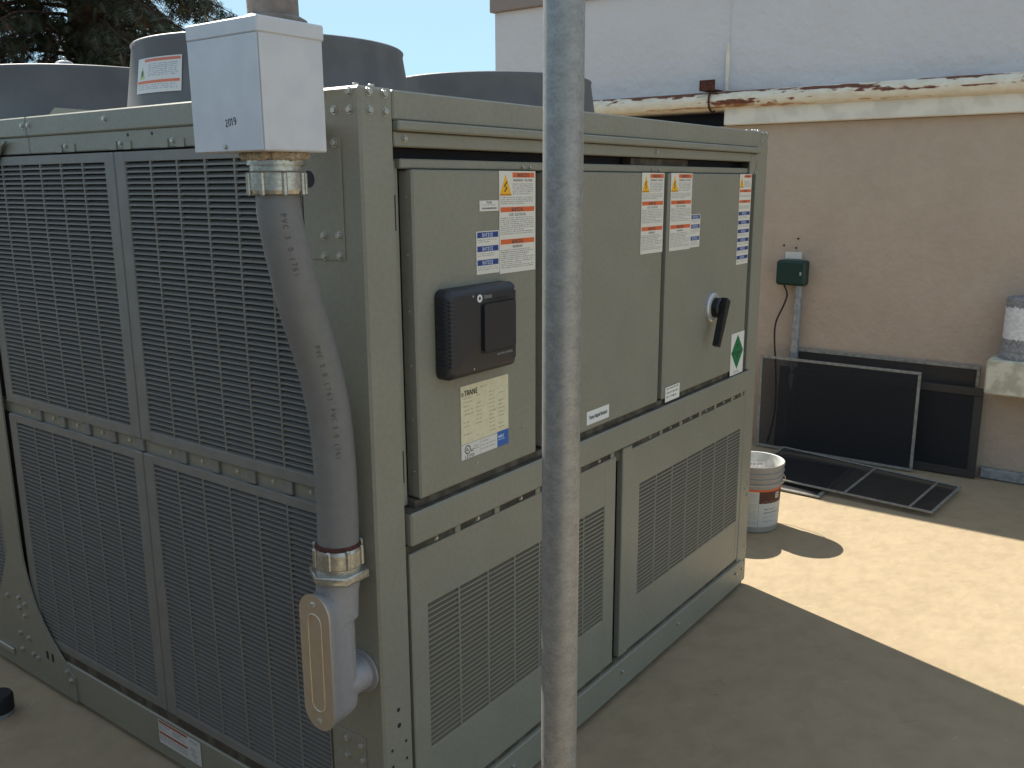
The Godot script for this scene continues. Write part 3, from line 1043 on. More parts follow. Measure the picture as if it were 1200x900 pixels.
func left_side(ch: Node3D) -> void:
	var st: SurfaceTool
	var L := Vector3(-1, 0, 0)
	# top beam, left: upper strip and lower flange, in two lengths
	var segs := [[-1.508, -0.207], [-CL + 0.142, -1.512]]
	for k in 2:
		st = st_new()
		bb(st, Vector3(0.001, 2.066, segs[k][0]), Vector3(0.07, 2.127, segs[k][1]), 0.004)
		bb(st, Vector3(0.006, 2.012, segs[k][0]), Vector3(0.07, 2.066, segs[k][1]), 0.003)
		var bm := obj("top_beam", st, M.olive, ch)
		if k == 0:
			for q in [-1.044, -1.49, -0.50]:
				bolt(bm, Vector3(0.001, 2.100, q), L, 0.9)
			for q in [-0.725, -1.285, -0.98, -0.38]:
				bolt(bm, Vector3(0.006, 2.030, q), L, 0.8)
				st = st_new()
				bb(st, Vector3(0.0015, 2.012, q - 0.055), Vector3(0.0058, 2.036, q - 0.020), 0.001)
				obj("clip", st, M.olive, bm)
				st = st_new()
				bb(st, Vector3(0.0015, 2.012, q + 0.020), Vector3(0.0058, 2.036, q + 0.055), 0.001)
				obj("clip", st, M.olive, bm)
			for q in [-0.94, -0.82]:
				st = st_new()
				lathe(st, [Vector2(0.005, 0), Vector2(0.005, 0.0006), Vector2(0, 0.0006)], 10, Transform3D(Basis(Vector3.BACK, PI / 2), Vector3(0.006, 2.052, q)))
				obj("hole", st, M.dark, bm)
		else:
			for q in [-1.53, -2.2, -2.8]:
				bolt(bm, Vector3(0.001, 2.100, q), L, 0.9)
	# coil behind the louvres: finned face
	st = st_new()
	bb(st, Vector3(0.035, 0.17, -CL + 0.142), Vector3(0.049, 2.01, -0.207))
	obj("coil_face", st, M.coil, ch)
	# condenser panels, seen from outside: right = +z
	var zr := [-0.207, -1.014, -2.020]
	var zl := [-1.010, -1.880, -3.150]
	for k in 3:
		for lo in 2:
			var y0 := 1.142 if lo == 0 else 0.198
			var y1 := 2.006 if lo == 0 else 1.098
			var w: float = zr[k] - zl[k]
			var h := y1 - y0
			var t := frame_at(Vector3(-0.002, y0, zl[k]), Vector3.BACK, Vector3.UP)
			var m := 0.052
			var cols: int = [6, 6, 8][k]
			var p := louvre_panel(ch, t, w, h, Rect2(m, 0.030, w - m - (0.003 if k == 0 else m), h - 0.058), cols, 0.0153, 0.30, M.louvre, M.grime, 0.020, "condenser_panel")
			p.set_meta("label", ["upper", "lower"][lo] + [" condenser louvre next to the near corner", " condenser louvre in the middle of the side", " condenser louvre at the far end"][k])
	# clip strip between the rows
	st = st_new()
	bb(st, Vector3(0.012, 1.098, -CL + 0.142), Vector3(0.034, 1.142, -0.207))
	var strip := obj("middle_rail", st, M.olive, ch)
	for q in [-1.731, -1.568, -1.409, -1.255, -1.095, -0.872, -0.715, -0.552, -0.397, -0.245]:
		bolt(strip, Vector3(0.012, 1.122, q), L, 0.75)
		st = st_new()
		bb(st, Vector3(0.002, 1.1005, q + 0.050), Vector3(0.0118, 1.1405, q + 0.085), 0.002)
		obj("clip", st, M.louvre, strip)
	# base rail
	st = st_new()
	bb(st, Vector3(-0.006, 0.020, -CL + 0.142), Vector3(0.06, 0.165, -0.207), 0.004)
	var base := obj("base_rail", st, M.olive, ch)
	st = st_new()
	bb(st, Vector3(0.0, 0.1655, -CL + 0.142), Vector3(0.04, 0.197, -0.207))
	obj("dust", st, M.dusty, base)
	# rail label
	var im := new_label(280, 104, Color(0.78, 0.78, 0.76))
	for k in 2:
		im.fill_rect(Rect2i(4, 4 + k * 48, 190, 9), Color(0.62, 0.25, 0.13))
		fine_lines(im, Rect2i(6, 17 + k * 48, 76 if k == 0 else 186, 34), 7, Color(0.45, 0.45, 0.47), 200 + k)
	fine_lines(im, Rect2i(96, 17, 96, 30), 7, Color(0.45, 0.45, 0.47), 205)
	fine_lines(im, Rect2i(206, 12, 60, 18), 7, Color(0.3, 0.3, 0.3), 206)
	for k in 40:
		im.fill_rect(Rect2i(208 + k, 50 + int(8 * sin(k * 0.4)), 2, 2), Color(0.2, 0.2, 0.2))
		im.fill_rect(Rect2i(214 + k, 70 + (k % 7), 1, 2), Color(0.25, 0.25, 0.25))
		im.fill_rect(Rect2i(225 + k / 2, 60 + k, 2, 2), Color(0.2, 0.2, 0.2))
	sticker("rail_label", base, print_mat(im), Vector3(-0.0078, 0.112, -0.948), 0.236, 0.088, Vector3.BACK, Vector3.UP, "white label with two rust red bands")
	st = st_new()
	bb(st, Vector3(-0.0068, 0.030, -0.765), Vector3(-0.0061, 0.075, -0.700))
	obj("slot", st, M.dark, base)
	bolt(base, Vector3(-0.006, 0.055, -0.80), L, 0.9)
	# intermediate post with flared gussets
	var t := frame_at(Vector3(-0.004, 0, 0), Vector3.BACK, Vector3.UP)
	var o := PackedVector2Array([Vector2(-2.30, 0.022), Vector2(-1.60, 0.022), Vector2(-1.60, 0.12), Vector2(-1.665, 0.170)])
	for k in range(1, 9):
		var s := k / 8.0
		o.append(Vector2(-1.665, 0.170).lerp(Vector2(-1.895, 0.52), s) + Vector2(-0.045, -0.02) * sin(s * PI))
	o.append(Vector2(-1.900, 0.60))
	o.append(Vector2(-1.900, 1.70))
	for k in range(0, 8):
		var s := k / 7.0
		o.append(Vector2(-1.900, 1.72).lerp(Vector2(-1.665, 2.035), s) + Vector2(-0.02, 0.0) * sin(s * PI))
	o.append(Vector2(-1.630, 2.055))
	o.append(Vector2(-2.27, 2.055))
	o.append(Vector2(-2.02, 1.72))
	o.append(Vector2(-2.02, 0.52))
	st = st_new()
	prism(st, o, 0.0, 0.006, Transform3D(t.basis, Vector3(-0.0065, 0, 0)))
	var gus := obj("side_post", st, M.olive, ch)
	gus.set_meta("label", "side post that flares into bolted gussets")
	for q in [[-1.645, 0.135], [-1.625, 0.105], [-1.965, 0.345], [-1.92, 0.33], [-1.97, 0.30], [-1.93, 0.28], [-1.99, 0.19], [-1.925, 0.185], [-1.90, 0.125], [-1.865, 0.12], [-1.99, 0.12], [-1.668, 2.043], [-2.06, 0.33]]:
		bolt(gus, Vector3(-0.0127, q[1], q[0]), L, 1.1)
	for q in [-1.79, -1.75]:
		st = st_new()
		bb(st, Vector3(-0.0134, 0.140, q - 0.008), Vector3(-0.0126, 0.172, q + 0.008))
		obj("hole", st, M.dark, gus)
	st = st_new()
	bb(st, Vector3(-0.022, 0.075, -2.30), Vector3(-0.0128, 0.098, -2.06), 0.002)
	obj("lifting_bar", st, M.zinc, gus)

func right_and_back(ch: Node3D) -> void:
	var st := st_new()
	bb(st, Vector3(CW - 0.07, 2.03, -CL + 0.142), Vector3(CW - 0.002, 2.127, -0.102), 0.004)
	obj("top_beam", st, M.olive, ch)
	st = st_new()
	bb(st, Vector3(CW - 0.07, 0.02, -CL + 0.142), Vector3(CW + 0.004, 0.165, -0.102), 0.004)
	obj("base_rail", st, M.olive, ch)
	for k in 3:
		var z := -0.15 - k * 1.03
		var p := louvre_panel(ch, frame_at(Vector3(CW - 0.004, 0.20, z), Vector3.FORWARD, Vector3.UP), 0.98, 1.80, Rect2(0.055, 0.05, 0.87, 1.70), 8, 0.0153, 0.30, M.louvre, M.grime, 0.020, "condenser_panel")
		p.set_meta("label", "condenser louvre on the side towards the building")
	st = st_new()
	bb(st, Vector3(0.111, 0.03, -CL + 0.004), Vector3(CW - 0.111, 2.126, -CL + 0.03), 0.004)
	obj("rear_panel", st, M.olive, ch)

func fans(ch: Node3D) -> void:
	var im := new_label(200, 170, Color(0.80, 0.79, 0.77))
	im.fill_rect(Rect2i(40, 6, 156, 14), Color(0.78, 0.42, 0.32))
	im.fill_rect(Rect2i(4, 110, 190, 14), Color(0.80, 0.42, 0.28))
	for k in 60:
		im.fill_rect(Rect2i(30 - k / 4, 40 + k, k / 2 + 1, 1), Color(0.66, 0.68, 0.45))
	im.fill_rect(Rect2i(24, 60, 12, 26), Color(0.25, 0.35, 0.25))
	fine_lines(im, Rect2i(62, 30, 128, 70), 9, Color(0.5, 0.5, 0.56), 301)
	fine_lines(im, Rect2i(8, 130, 180, 34), 9, Color(0.5, 0.5, 0.56), 302)
	var n := 0
	for q in [Vector2(0.62, -1.04), Vector2(1.854, -1.05), Vector2(0.625, -2.23), Vector2(1.854, -2.23)]:
		var at := Vector3(q.x, 2.122, q.y)
		var t := Transform3D(Basis(), at)
		var st := st_new()
		lathe(st, [Vector2(0.500, 0.0), Vector2(0.500, 0.006), Vector2(0.476, 0.008), Vector2(0.468, 0.03), Vector2(0.440, 0.212), Vector2(0.443, 0.224), Vector2(0.438, 0.229), Vector2(0.424, 0.224), Vector2(0.428, 0.12), Vector2(0.455, 0.006)], 72, t, false)
		var f := obj("fan_shroud", st, M.fan, ch)
		f.set_meta("label", ["nearest fan shroud with a warning label", "fan shroud next to the building", "left fan shroud", "far fan shroud"][n])
		# motor hub and blades
		st = st_new()
		lathe(st, [Vector2(0.09, 0.004), Vector2(0.09, 0.12), Vector2(0.05, 0.15), Vector2(0, 0.15)], 24, t)
		obj("fan_hub", st, M.black, f)
		for k in 5:
			st = st_new()
			var a := TAU * k / 5.0 + n
			var u := Vector3(cos(a), 0, sin(a))
			var v := Vector3(-sin(a), 0, cos(a))
			var pts := []
			for s in [[0.085, -0.06, 0.04], [0.41, -0.13, 0.03], [0.41, 0.09, 0.12], [0.085, 0.06, 0.11]]:
				pts.append(at + u * s[0] + v * s[1] + Vector3(0, s[2], 0))
			var lowp := []
			for s in pts:
				lowp.append(s - Vector3(0, 0.006, 0))
			var mid: Vector3 = (pts[0] + pts[2]) * 0.5 - Vector3(0, 0.003, 0)
			face(st, pts, mid)
			face(st, lowp, mid)
			for e in 4:
				face(st, [pts[e], pts[(e + 1) % 4], lowp[(e + 1) % 4], lowp[e]], mid)
			obj("fan_blade", st, M.fan, f)
		if n == 0:
			# curved label on the cone
			st = st_new()
			st.set_smooth_group(0)
			var a0 := deg_to_rad(191.0)
			var a1 := deg_to_rad(164.0)
			for i in 8:
				var v := []
				for c in [[i, 0], [i + 1, 0], [i + 1, 1], [i, 1]]:
					var a: float = lerpf(a0, a1, c[0] / 8.0)
					var y := lerpf(0.062, 0.165, c[1])
					var r := lerpf(0.468, 0.440, (y - 0.03) / 0.182) + 0.002
					v.append([at + Vector3(r * cos(a), y, r * sin(a)), Vector2(c[0] / 8.0, 1.0 - c[1])])
				for m in [0, 2, 1, 0, 3, 2]:
					st.set_uv(v[m][1])
					st.add_vertex(v[m][0])
			var o := obj("warning_label", st, print_mat(im), f)
			o.set_meta("label", "white label with orange bands curved round the shroud")
		n += 1
	# deck lip by the left fan
	var st := st_new()
	var a := Vector3(0.10, 2.122, -1.55)
	prism(st, PackedVector2Array([Vector2(-0.02, 0), Vector2(0.42, 0), Vector2(0.40, 0.008), Vector2(0.04, 0.04)]), 0, 0.004, frame_at(a, Vector3(0.15, 0, 1).normalized(), Vector3.UP))
	obj("deck_tab", st, M.olive, ch)

# ---------------------------------------------------------------- box, conduit and outlet body
func conduit_run() -> void:
	var st := st_new()
	# --- white electrical box
	var x0 := -0.285
	var x1 := -0.118
	var z0 := -0.207
	var z1 := 0.020
	var y0 := 1.978
	var y1 := 2.214
	var jb := thing("electrical_box", "white metal electrical box with 2019 handwritten, above the grey conduit", "box", Vector3(0, 0, 0))
	bb(st, Vector3(x0, y0, z0), Vector3(x1, y1, z1), 0.003)
	obj("box_body", st, M.box_white, jb)
	st = st_new()
	bb(st, Vector3(x0 - 0.003, y1 - 0.012, z0 - 0.003), Vector3(x1 + 0.003, y1 + 0.020, z1 + 0.003), 0.003)
	obj("box_lid", st, M.box_white, jb)
	st = st_new()
	bb(st, Vector3(x0 - 0.0022, y0 + 0.001, z0), Vector3(x0 - 0.0004, y1 - 0.0125, z1 - 0.001), 0.0009)
	bb(st, Vector3(x0 + 0.0005, y0 + 0.001, z1 + 0.0004), Vector3(x0 + 0.014, y1 - 0.0125, z1 + 0.002), 0.0008)
	obj("cover_plate", st, M.box_white, jb)
	bolt(jb, Vector3(x0 - 0.0022, 1.988, -0.100), Vector3(-1, 0, 0), 0.55)
	var l := letters(jb, "2019", Vector3(x0 - 0.0026, 2.036, -0.078), 0.0145, M.ink, Vector3(0, -PI / 2, 0.12), "handwriting", "Droid Sans", 0.85)
	l.set_meta("label", "2019 handwritten in black marker")
	st = st_new()
	bb(st, Vector3(x1, y0 + 0.03, -0.16), Vector3(-0.0035, y0 + 0.07, -0.12), 0.002)
	bb(st, Vector3(x1, y1 - 0.07, -0.16), Vector3(0.0, y1 - 0.10, -0.12), 0.002)
	obj("mounting_bracket", st, M.galv_grey, jb)
	# --- elbow on top of the box
	var el := thing("conduit_elbow", "weathered brown grey conduit leaving the top of the white box", "conduit")
	st = st_new()
	tube(st, smooth_path([Vector3(-0.165, 2.235, -0.075), Vector3(-0.166, 2.30, -0.075), Vector3(-0.175, 2.42, -0.08), Vector3(-0.19, 2.75, -0.10)], 6), 0.053, 24)
	obj("conduit", st, M.elbow, el)
	st = st_new()
	lathe(st, [Vector2(0.058, 0.0), Vector2(0.070, 0.0), Vector2(0.070, 0.012), Vector2(0.056, 0.020)], 28, Transform3D(Basis(), Vector3(-0.165, 2.2345, -0.075)))
	obj("locknut", st, M.elbow, el)
	# --- the grey conduit with its two connectors
	var cd := thing("grey_conduit", "thick grey plastic conduit curving down beside the corner post", "conduit")
	var pts := [Vector3(-0.186, 1.925, -0.068), Vector3(-0.187, 1.86, -0.067), Vector3(-0.178, 1.80, -0.066), Vector3(-0.161, 1.72, -0.065), Vector3(-0.142, 1.64, -0.065), Vector3(-0.115, 1.555, -0.065), Vector3(-0.092, 1.47, -0.065), Vector3(-0.074, 1.37, -0.065), Vector3(-0.066, 1.26, -0.065), Vector3(-0.064, 1.14, -0.065), Vector3(-0.067, 1.03, -0.065)]
	st = st_new()
	var prad := []
	for i in 61:
		prad.append(lerpf(0.0465, 0.0508, minf(1.0, i / 24.0)))
	tube(st, smooth_path(pts, 6), prad, 32)
	obj("pipe", st, M.pvc, cd)
	# printed line along the pipe, on the side away from the unit
	var sp := smooth_path(pts, 30)
	var word := "PVC 3.0 (76) "
	var acc := 0.0
	var wi := 0
	for i in range(30, sp.size() - 30):
		acc += (sp[i + 1] - sp[i]).length()
		if acc > 0.0105:
			acc = 0.0
			var chr := word[wi % word.length()]
			wi += 1
			if chr != " " and (wi / 13) % 3 != 1:
				var dn: Vector3 = (sp[i + 1] - sp[i]).normalized()
				var nrm := Vector3(-0.50, 0, 0.86)
				nrm = (nrm - dn * nrm.dot(dn)).normalized()
				var g := letters(cd, chr, sp[i] + nrm * (lerpf(0.0465, 0.0508, minf(1.0, i / 120.0)) + 0.0003), 0.011, M.ink_soft, Vector3.ZERO, "print")
				g.basis = Basis(dn, nrm.cross(dn), nrm)
	connector(cd, Vector3(-0.186, 1.962, -0.068), -1)
	connector(cd, Vector3(-0.068, 0.975, -0.065), 1)
	# sealant under the box
	st = st_new()
	var n := FastNoiseLite.new()
	n.seed = 8; n.frequency = 9.0
	for i in 36:
		var a := TAU * i / 36.0
		var r := 0.060 + 0.012 * n.get_noise_1d(i * 0.11)
		var c := Vector3(-0.186 + r * cos(a), 1.972, -0.068 + r * sin(a))
		var s := 0.010 + 0.006 * absf(n.get_noise_1d(i * 0.3 + 9.0)) * 2.0
		lathe(st, [Vector2(0, -s * 0.9), Vector2(s * 0.8, -s * 0.5), Vector2(s, 0), Vector2(s * 0.7, s * 0.6)], 7, Transform3D(Basis(), c), false)
	obj("sealant", st, M.foam, cd)
	# --- conduit body with oblong cover
	var lb := thing("conduit_fitting", "grey cast conduit fitting with oblong metal cover at the conduit's foot", "conduit body")
	st = st_new()
	var out := PackedVector2Array()
	var w := 0.100
	var zc := -0.068
	var ya := 0.582
	var yb := 0.940
	for k in 13: # top half round, then the bottom one
		var a := PI * k / 12.0
		out.append(Vector2(zc + w / 2 * cos(a), yb - w / 2 + w / 2 * sin(a)))
	for k in 13:
		var a := PI + PI * k / 12.0
		out.append(Vector2(zc + w / 2 * cos(a), ya + w / 2 + w / 2 * sin(a)))
	var t := frame_at(Vector3.ZERO, Vector3.BACK, Vector3.UP)   # local x = world z, local z = -x
	# tapering body: layers from the cover inwards
	var layers := [[0.150, 0.0], [0.138, 0.0], [0.137, 0.0015], [0.085, 0.003], [0.062, 0.009], [0.050, 0.020]]
	st.set_smooth_group(0)
	for i in layers.size() - 1:
		for k in out.size():
			var k1 := (k + 1) % out.size()
			var q := []
			for e in [[i, k], [i, k1], [i + 1, k1], [i + 1, k]]:
				var p := out[e[1]]
				var ins: float = layers[e[0]][1]
				var cy: float = clampf(p.y, ya + w / 2, yb - w / 2)
				var dirv := (p - Vector2(zc, cy)).normalized()
				p -= dirv * ins
				q.append(Vector3(-layers[e[0]][0], p.y, p.x))
			quad4(st, q[0], q[3], q[2], q[1])
	st.set_smooth_group(-1)
	var last := []
	for p in out:
		var cy: float = clampf(p.y, ya + w / 2, yb - w / 2)
		var dirv := (p - Vector2(zc, cy)).normalized()
		var pp: Vector2 = p - dirv * 0.020
		last.append(Vector3(-0.050, pp.y, pp.x))
	face(st, last, Vector3(-0.1, 0.75, zc))
	tube(st, [Vector3(-0.078, 0.86, zc), Vector3(-0.074, 0.93, zc), Vector3(-0.068, 0.964, zc)], [0.052, 0.053, 0.055], 28)
	obj("cast_body", st, M.cast, lb)
	st = st_new()
	lathe(st, [Vector2(0.046, -0.03), Vector2(0.046, 0.046), Vector2(0.058, 0.047), Vector2(0.058, 0.053), Vector2(0.0, 0.053)], 30, Transform3D(Basis(Vector3.FORWARD, PI / 2), Vector3(-0.0545, 0.672, zc)))
	obj("outlet_hub", st, M.cast, lb)
	# cover
	st = st_new()
	prism(st, scale_outline(out, zc, ya, yb, w, 0.0035), 0.1505, 0.1535, t, true)
	var cv := obj("cover_plate", st, M.brushed, lb)
	cv.set_meta("label", "oblong brushed metal cover plate")
	st = st_new()
	var ridge := []
	for k in 27:
		var kk := k % 26
		var a := PI * (kk % 13) / 12.0 + (0.0 if kk < 13 else PI)
		var rr := w / 2 - 0.027
		var cy := (yb - 0.048 - rr) if kk < 13 else (ya + 0.048 + rr)
		ridge.append(Vector3(-0.1535, cy + rr * sin(a), zc + rr * cos(a)))
	tube(st, ridge, 0.0032, 6, false)
	obj("embossed_ridge", st, M.brushed, cv)
	for y in [yb - 0.022, ya + 0.022]:
		st = st_new()
		lathe(st, [Vector2(0.0085, 0), Vector2(0.0080, 0.003), Vector2(0.005, 0.0052), Vector2(0, 0.0056)], 16, Transform3D(Basis(Vector3.BACK, PI / 2), Vector3(-0.1535, y, zc)))
		bb(st, Vector3(-0.1596, y - 0.0008, zc - 0.005), Vector3(-0.1585, y + 0.0008, zc + 0.005))
		obj("screw", st, M.zinc, cv)

func scale_outline(out: PackedVector2Array, zc: float, ya: float, yb: float, w: float, grow: float) -> PackedVector2Array:
	var o := PackedVector2Array()
	for p in out:
		var cy: float = clampf(p.y, ya + w / 2, yb - w / 2)
		o.append(p + (p - Vector2(zc, cy)).normalized() * grow)
	return o

func connector(parent: Node, at: Vector3, dir: int) -> void:
	# dir -1: hangs below the box, +1: stands on the conduit body
	var t := Transform3D(Basis() if dir == 1 else Basis(Vector3.RIGHT, PI), at)
	var st := st_new()
	# hexagonal locknut
	lathe(st, [Vector2(0.060, -0.012), Vector2(0.074, -0.012), Vector2(0.076, -0.008), Vector2(0.076, 0.006), Vector2(0.074, 0.010), Vector2(0.055, 0.010)] if dir == 1 else [Vector2(0.05, 0.0), Vector2(0.062, 0.0), Vector2(0.062, 0.010), Vector2(0.055, 0.010)], 6 if dir == 1 else 32, t)
	obj("locknut", st, M.fitting, parent)
	st = st_new()
	lathe(st, [Vector2(0.056, 0.010), Vector2(0.056, 0.022), Vector2(0.060, 0.026), Vector2(0.060, 0.062), Vector2(0.057, 0.070), Vector2(0.048, 0.071)], 40, t)
	for k in 8:
		var a := TAU * k / 8.0 + 0.35
		var b := Transform3D(Basis(Vector3.UP, -a), Vector3.ZERO)
		bb(st, Vector3(0.057, 0.024, -0.0055), Vector3(0.066, 0.074, 0.0055), 0.003, t * b)
	obj("connector", st, M.fitting, parent)
	if dir == 1:
		st = st_new()
		lathe(st, [Vector2(0.0575, 0.068), Vector2(0.052, 0.079), Vector2(0.0485, 0.080)], 40, t, false)
		obj("rust_ring", st, M.rust, parent)

func steel_post() -> void:
	var p := thing("steel_post", "tall galvanised steel pipe post standing in front of the chiller doors", "post", Vector3(-0.345, 0, 0.77))
	var st := st_new()
	lathe(st, [Vector2(0.030, 0.0), Vector2(0.030, 3.6), Vector2(0.0, 3.6)], 48, Transform3D(), true)
	obj("tube", st, M.galv, p)
	st = st_new()
	lathe(st, [Vector2(0.075, 0.0), Vector2(0.075, 0.010), Vector2(0.032, 0.011)], 32)
	obj("base_flange", st, M.galv_grey, p)

# ---------------------------------------------------------------- smaller things
func screen(called: String, label: String, tl: Vector3, tr: Vector3, br: Vector3, bl: Vector3, bar: float, frame_mat: Material, cross := []) -> void:
	var s := thing(called, label, "window screen", Vector3.ZERO, "window screens stored by the tan wall")
	var nrm := (tr - tl).cross(bl - tl).normalized()
	var c := [tl, tr, br, bl]
	for k in 4:
		var st := st_new()
		var a: Vector3 = c[k]
		var b: Vector3 = c[(k + 1) % 4]
		var d := (b - a).normalized()
		var inw := nrm.cross(d).normalized()
		if inw.dot((tl + br) * 0.5 - a) < 0:
			inw = -inw
		var tt := Transform3D(Basis(d, inw, d.cross(inw)), a)
		var len := (b - a).length()
		if k % 2 == 0:
			bb(st, Vector3(0, 0, -0.006), Vector3(len, bar, 0.006), 0.002, tt)
		else:
			bb(st, Vector3(bar + 0.001, 0, -0.006), Vector3(len - bar - 0.001, bar, 0.006), 0.002, tt)
		obj("frame_bar", st, frame_mat, s)
	for q in cross:
		var st := st_new()
		var a := tl.lerp(tr, q)
		var b := bl.lerp(br, q)
		var d := (b - a).normalized()
		var inw := nrm.cross(d).normalized()
		var tt := Transform3D(Basis(d, inw, d.cross(inw)), a)
		bb(st, Vector3(bar + 0.001, -bar * 0.5, -0.005), Vector3((b - a).length() - bar - 0.001, bar * 0.5, 0.005), 0.002, tt)
		obj("cross_bar", st, frame_mat, s)
	var st := st_new()
	quad4(st, bl, br, tr, tl)
	obj("mesh_cloth", st, M.mesh, s)

func yard_things() -> void:
	var st: SurfaceTool
	# --- low screen wall along the left of the yard
	var sw := thing("screen_wall", "grey screen wall along the yard, left of the chiller and out of frame", "wall", Vector3(-2.75, 0, 0))
	st = st_new()
	bb(st, Vector3(-0.16, 0, -14.0), Vector3(0, 2.1, 3.4))
	obj("wall_face", st, M.screen_wall, sw)
	st = st_new()
	bb(st, Vector3(-0.19, 2.101, -14.03), Vector3(0.03, 2.17, 3.43), 0.008)
	obj("coping", st, M.cap, sw)
	# --- green outlet box with its conduit on the wall
	var gb := thing("outlet_box", "small dark green weatherproof outlet box on the tan wall", "outlet box", Vector3(4.95, 0, 0))
	st = st_new()
	bb(st, Vector3(-0.10, 1.195, -0.800), Vector3(-0.015, 1.372, -0.590), 0.012)
	obj("box_body", st, M.green, gb)
	st = st_new()
	bb(st, Vector3(-0.118, 1.205, -0.795), Vector3(-0.101, 1.365, -0.595), 0.008)
	var lid := obj("lid", st, M.green, gb)
	st = st_new()
	bb(st, Vector3(-0.124, 1.27, -0.625), Vector3(-0.1185, 1.295, -0.612), 0.002)
	obj("latch", st, M.zinc, lid)
	st = st_new()
	tube(st, [Vector3(-0.05, 1.194, -0.645), Vector3(-0.05, 0.8, -0.650), Vector3(-0.05, 0.01, -0.655)], 0.029, 16)
	obj("riser_conduit", st, M.galv_grey, gb)
	var cb := thing("black_cable", "thin black cable hanging from the green outlet box", "cable", Vector3(4.87, 0, 0))
	st = st_new()
	tube(st, smooth_path([Vector3(0, 1.195, -0.745), Vector3(-0.01, 1.13, -0.715), Vector3(-0.01, 1.05, -0.735), Vector3(-0.01, 0.92, -0.785), Vector3(0, 0.78, -0.790), Vector3(0.01, 0.55, -0.770), Vector3(0.02, 0.25, -0.765), Vector3(0.0, 0.012, -0.80)], 6), 0.0065, 8)
	obj("cord", st, M.black, cb)
	# --- window screens
	screen("window_screen", "dark wide framed screen standing against the tan wall behind the others", Vector3(4.88, 0.605, -0.74), Vector3(4.88, 0.605, 0.606), Vector3(4.85, 0.008, 0.612), Vector3(4.85, 0.008, -0.74), 0.052, M.frame_dark)
	screen("window_screen", "light framed screen at the back whose top edge rises highest on the right", Vector3(4.925, 0.737, -0.655), Vector3(4.925, 0.737, 0.566), Vector3(4.905, 0.008, 0.566), Vector3(4.905, 0.008, -0.655), 0.020, M.frame_alu)
	screen("window_screen", "large light framed screen leaning in front of the others", Vector3(4.82, 0.68, -0.87), Vector3(4.82, 0.68, 0.235), Vector3(4.765, 0.008, 0.245), Vector3(4.765, 0.008, -0.845), 0.019, M.frame_alu)
	screen("window_screen", "screen lying flat on top with two cross bars", Vector3(4.700, 0.050, -0.62), Vector3(4.53, 0.034, 0.590), Vector3(3.935, 0.034, 0.545), Vector3(4.01, 0.040, -0.62), 0.015, M.frame_alu, [0.555, 0.885])
	screen("window_screen", "screen lying flat underneath another by the bucket", Vector3(4.60, 0.012, -0.65), Vector3(4.60, 0.012, -0.09), Vector3(3.88, 0.012, -0.09), Vector3(3.90, 0.012, -0.65), 0.024, M.frame_alu)
	# --- vent on the ledge
	var vp := thing("vent_pipe", "grey vent pipe with peeling white paint standing on the white ledge", "vent", Vector3(4.83, 0.832, 0.785))
	st = st_new()
	lathe(st, [Vector2(0.115, 0.0), Vector2(0.112, 0.03), Vector2(0.106, 0.05), Vector2(0.108, 0.055), Vector2(0.104, 0.085), Vector2(0.100, 0.09), Vector2(0.100, 0.37), Vector2(0.094, 0.385), Vector2(0, 0.385)], 40)
	obj("pipe", st, M.mortar, vp)
	st = st_new()
	var n := FastNoiseLite.new()
	n.seed = 4; n.frequency = 1.2
	st.set_smooth_group(0)
	for i in 64:
		var a0 := TAU * i / 64.0
		var a1 := TAU * (i + 1) / 64.0
		var q := []
		for e in [[a0, 0], [a1, 0], [a1, 1], [a0, 1]]:
			var y: float = (0.128 + 0.018 * n.get_noise_2d(cos(e[0]) * 3, sin(e[0]) * 3)) if e[1] == 0 else (0.325 + 0.02 * n.get_noise_2d(cos(e[0]) * 3 + 9, sin(e[0]) * 3))
			q.append(Vector3(0.1025 * cos(e[0]), y, -0.1025 * sin(e[0])))
		quad4(st, q[0], q[1], q[2], q[3])
	obj("white_coat", st, M.white_paint, vp)
	buckets()
	# --- black capped pipe stub by the left side
	var pc := thing("pipe_cap", "short black rubber pipe cap standing on the ground left of the chiller", "pipe cap", Vector3(-0.205, 0, -1.80))
	st = st_new()
	lathe(st, [Vector2(0.050, 0.0), Vector2(0.050, 0.016), Vector2(0.047, 0.017)], 28)
	obj("pipe_stub", st, M.galv_grey, pc)
	st = st_new()
	lathe(st, [Vector2(0.052, 0.017), Vector2(0.053, 0.022), Vector2(0.053, 0.070), Vector2(0.048, 0.080), Vector2(0.0, 0.083)], 28)
	obj("rubber_cap", st, M.rubber, pc)
	# --- small roof vent seen over the left fan
	var rv := thing("roof_vent", "small white vent cap showing just above the left fan shroud", "vent", Vector3(2.77, 0, -6.35))
	st = st_new()
	lathe(st, [Vector2(0.06, 0.0), Vector2(0.05, 2.86)], 20)
	obj("pipe", st, M.galv_grey, rv)
	st = st_new()
	lathe(st, [Vector2(0.05, 2.86), Vector2(0.085, 2.865), Vector2(0.085, 2.915), Vector2(0.06, 2.945), Vector2(0.025, 2.955), Vector2(0.012, 2.985), Vector2(0, 2.99)], 20)
	obj("cap", st, M.galv_grey, rv)

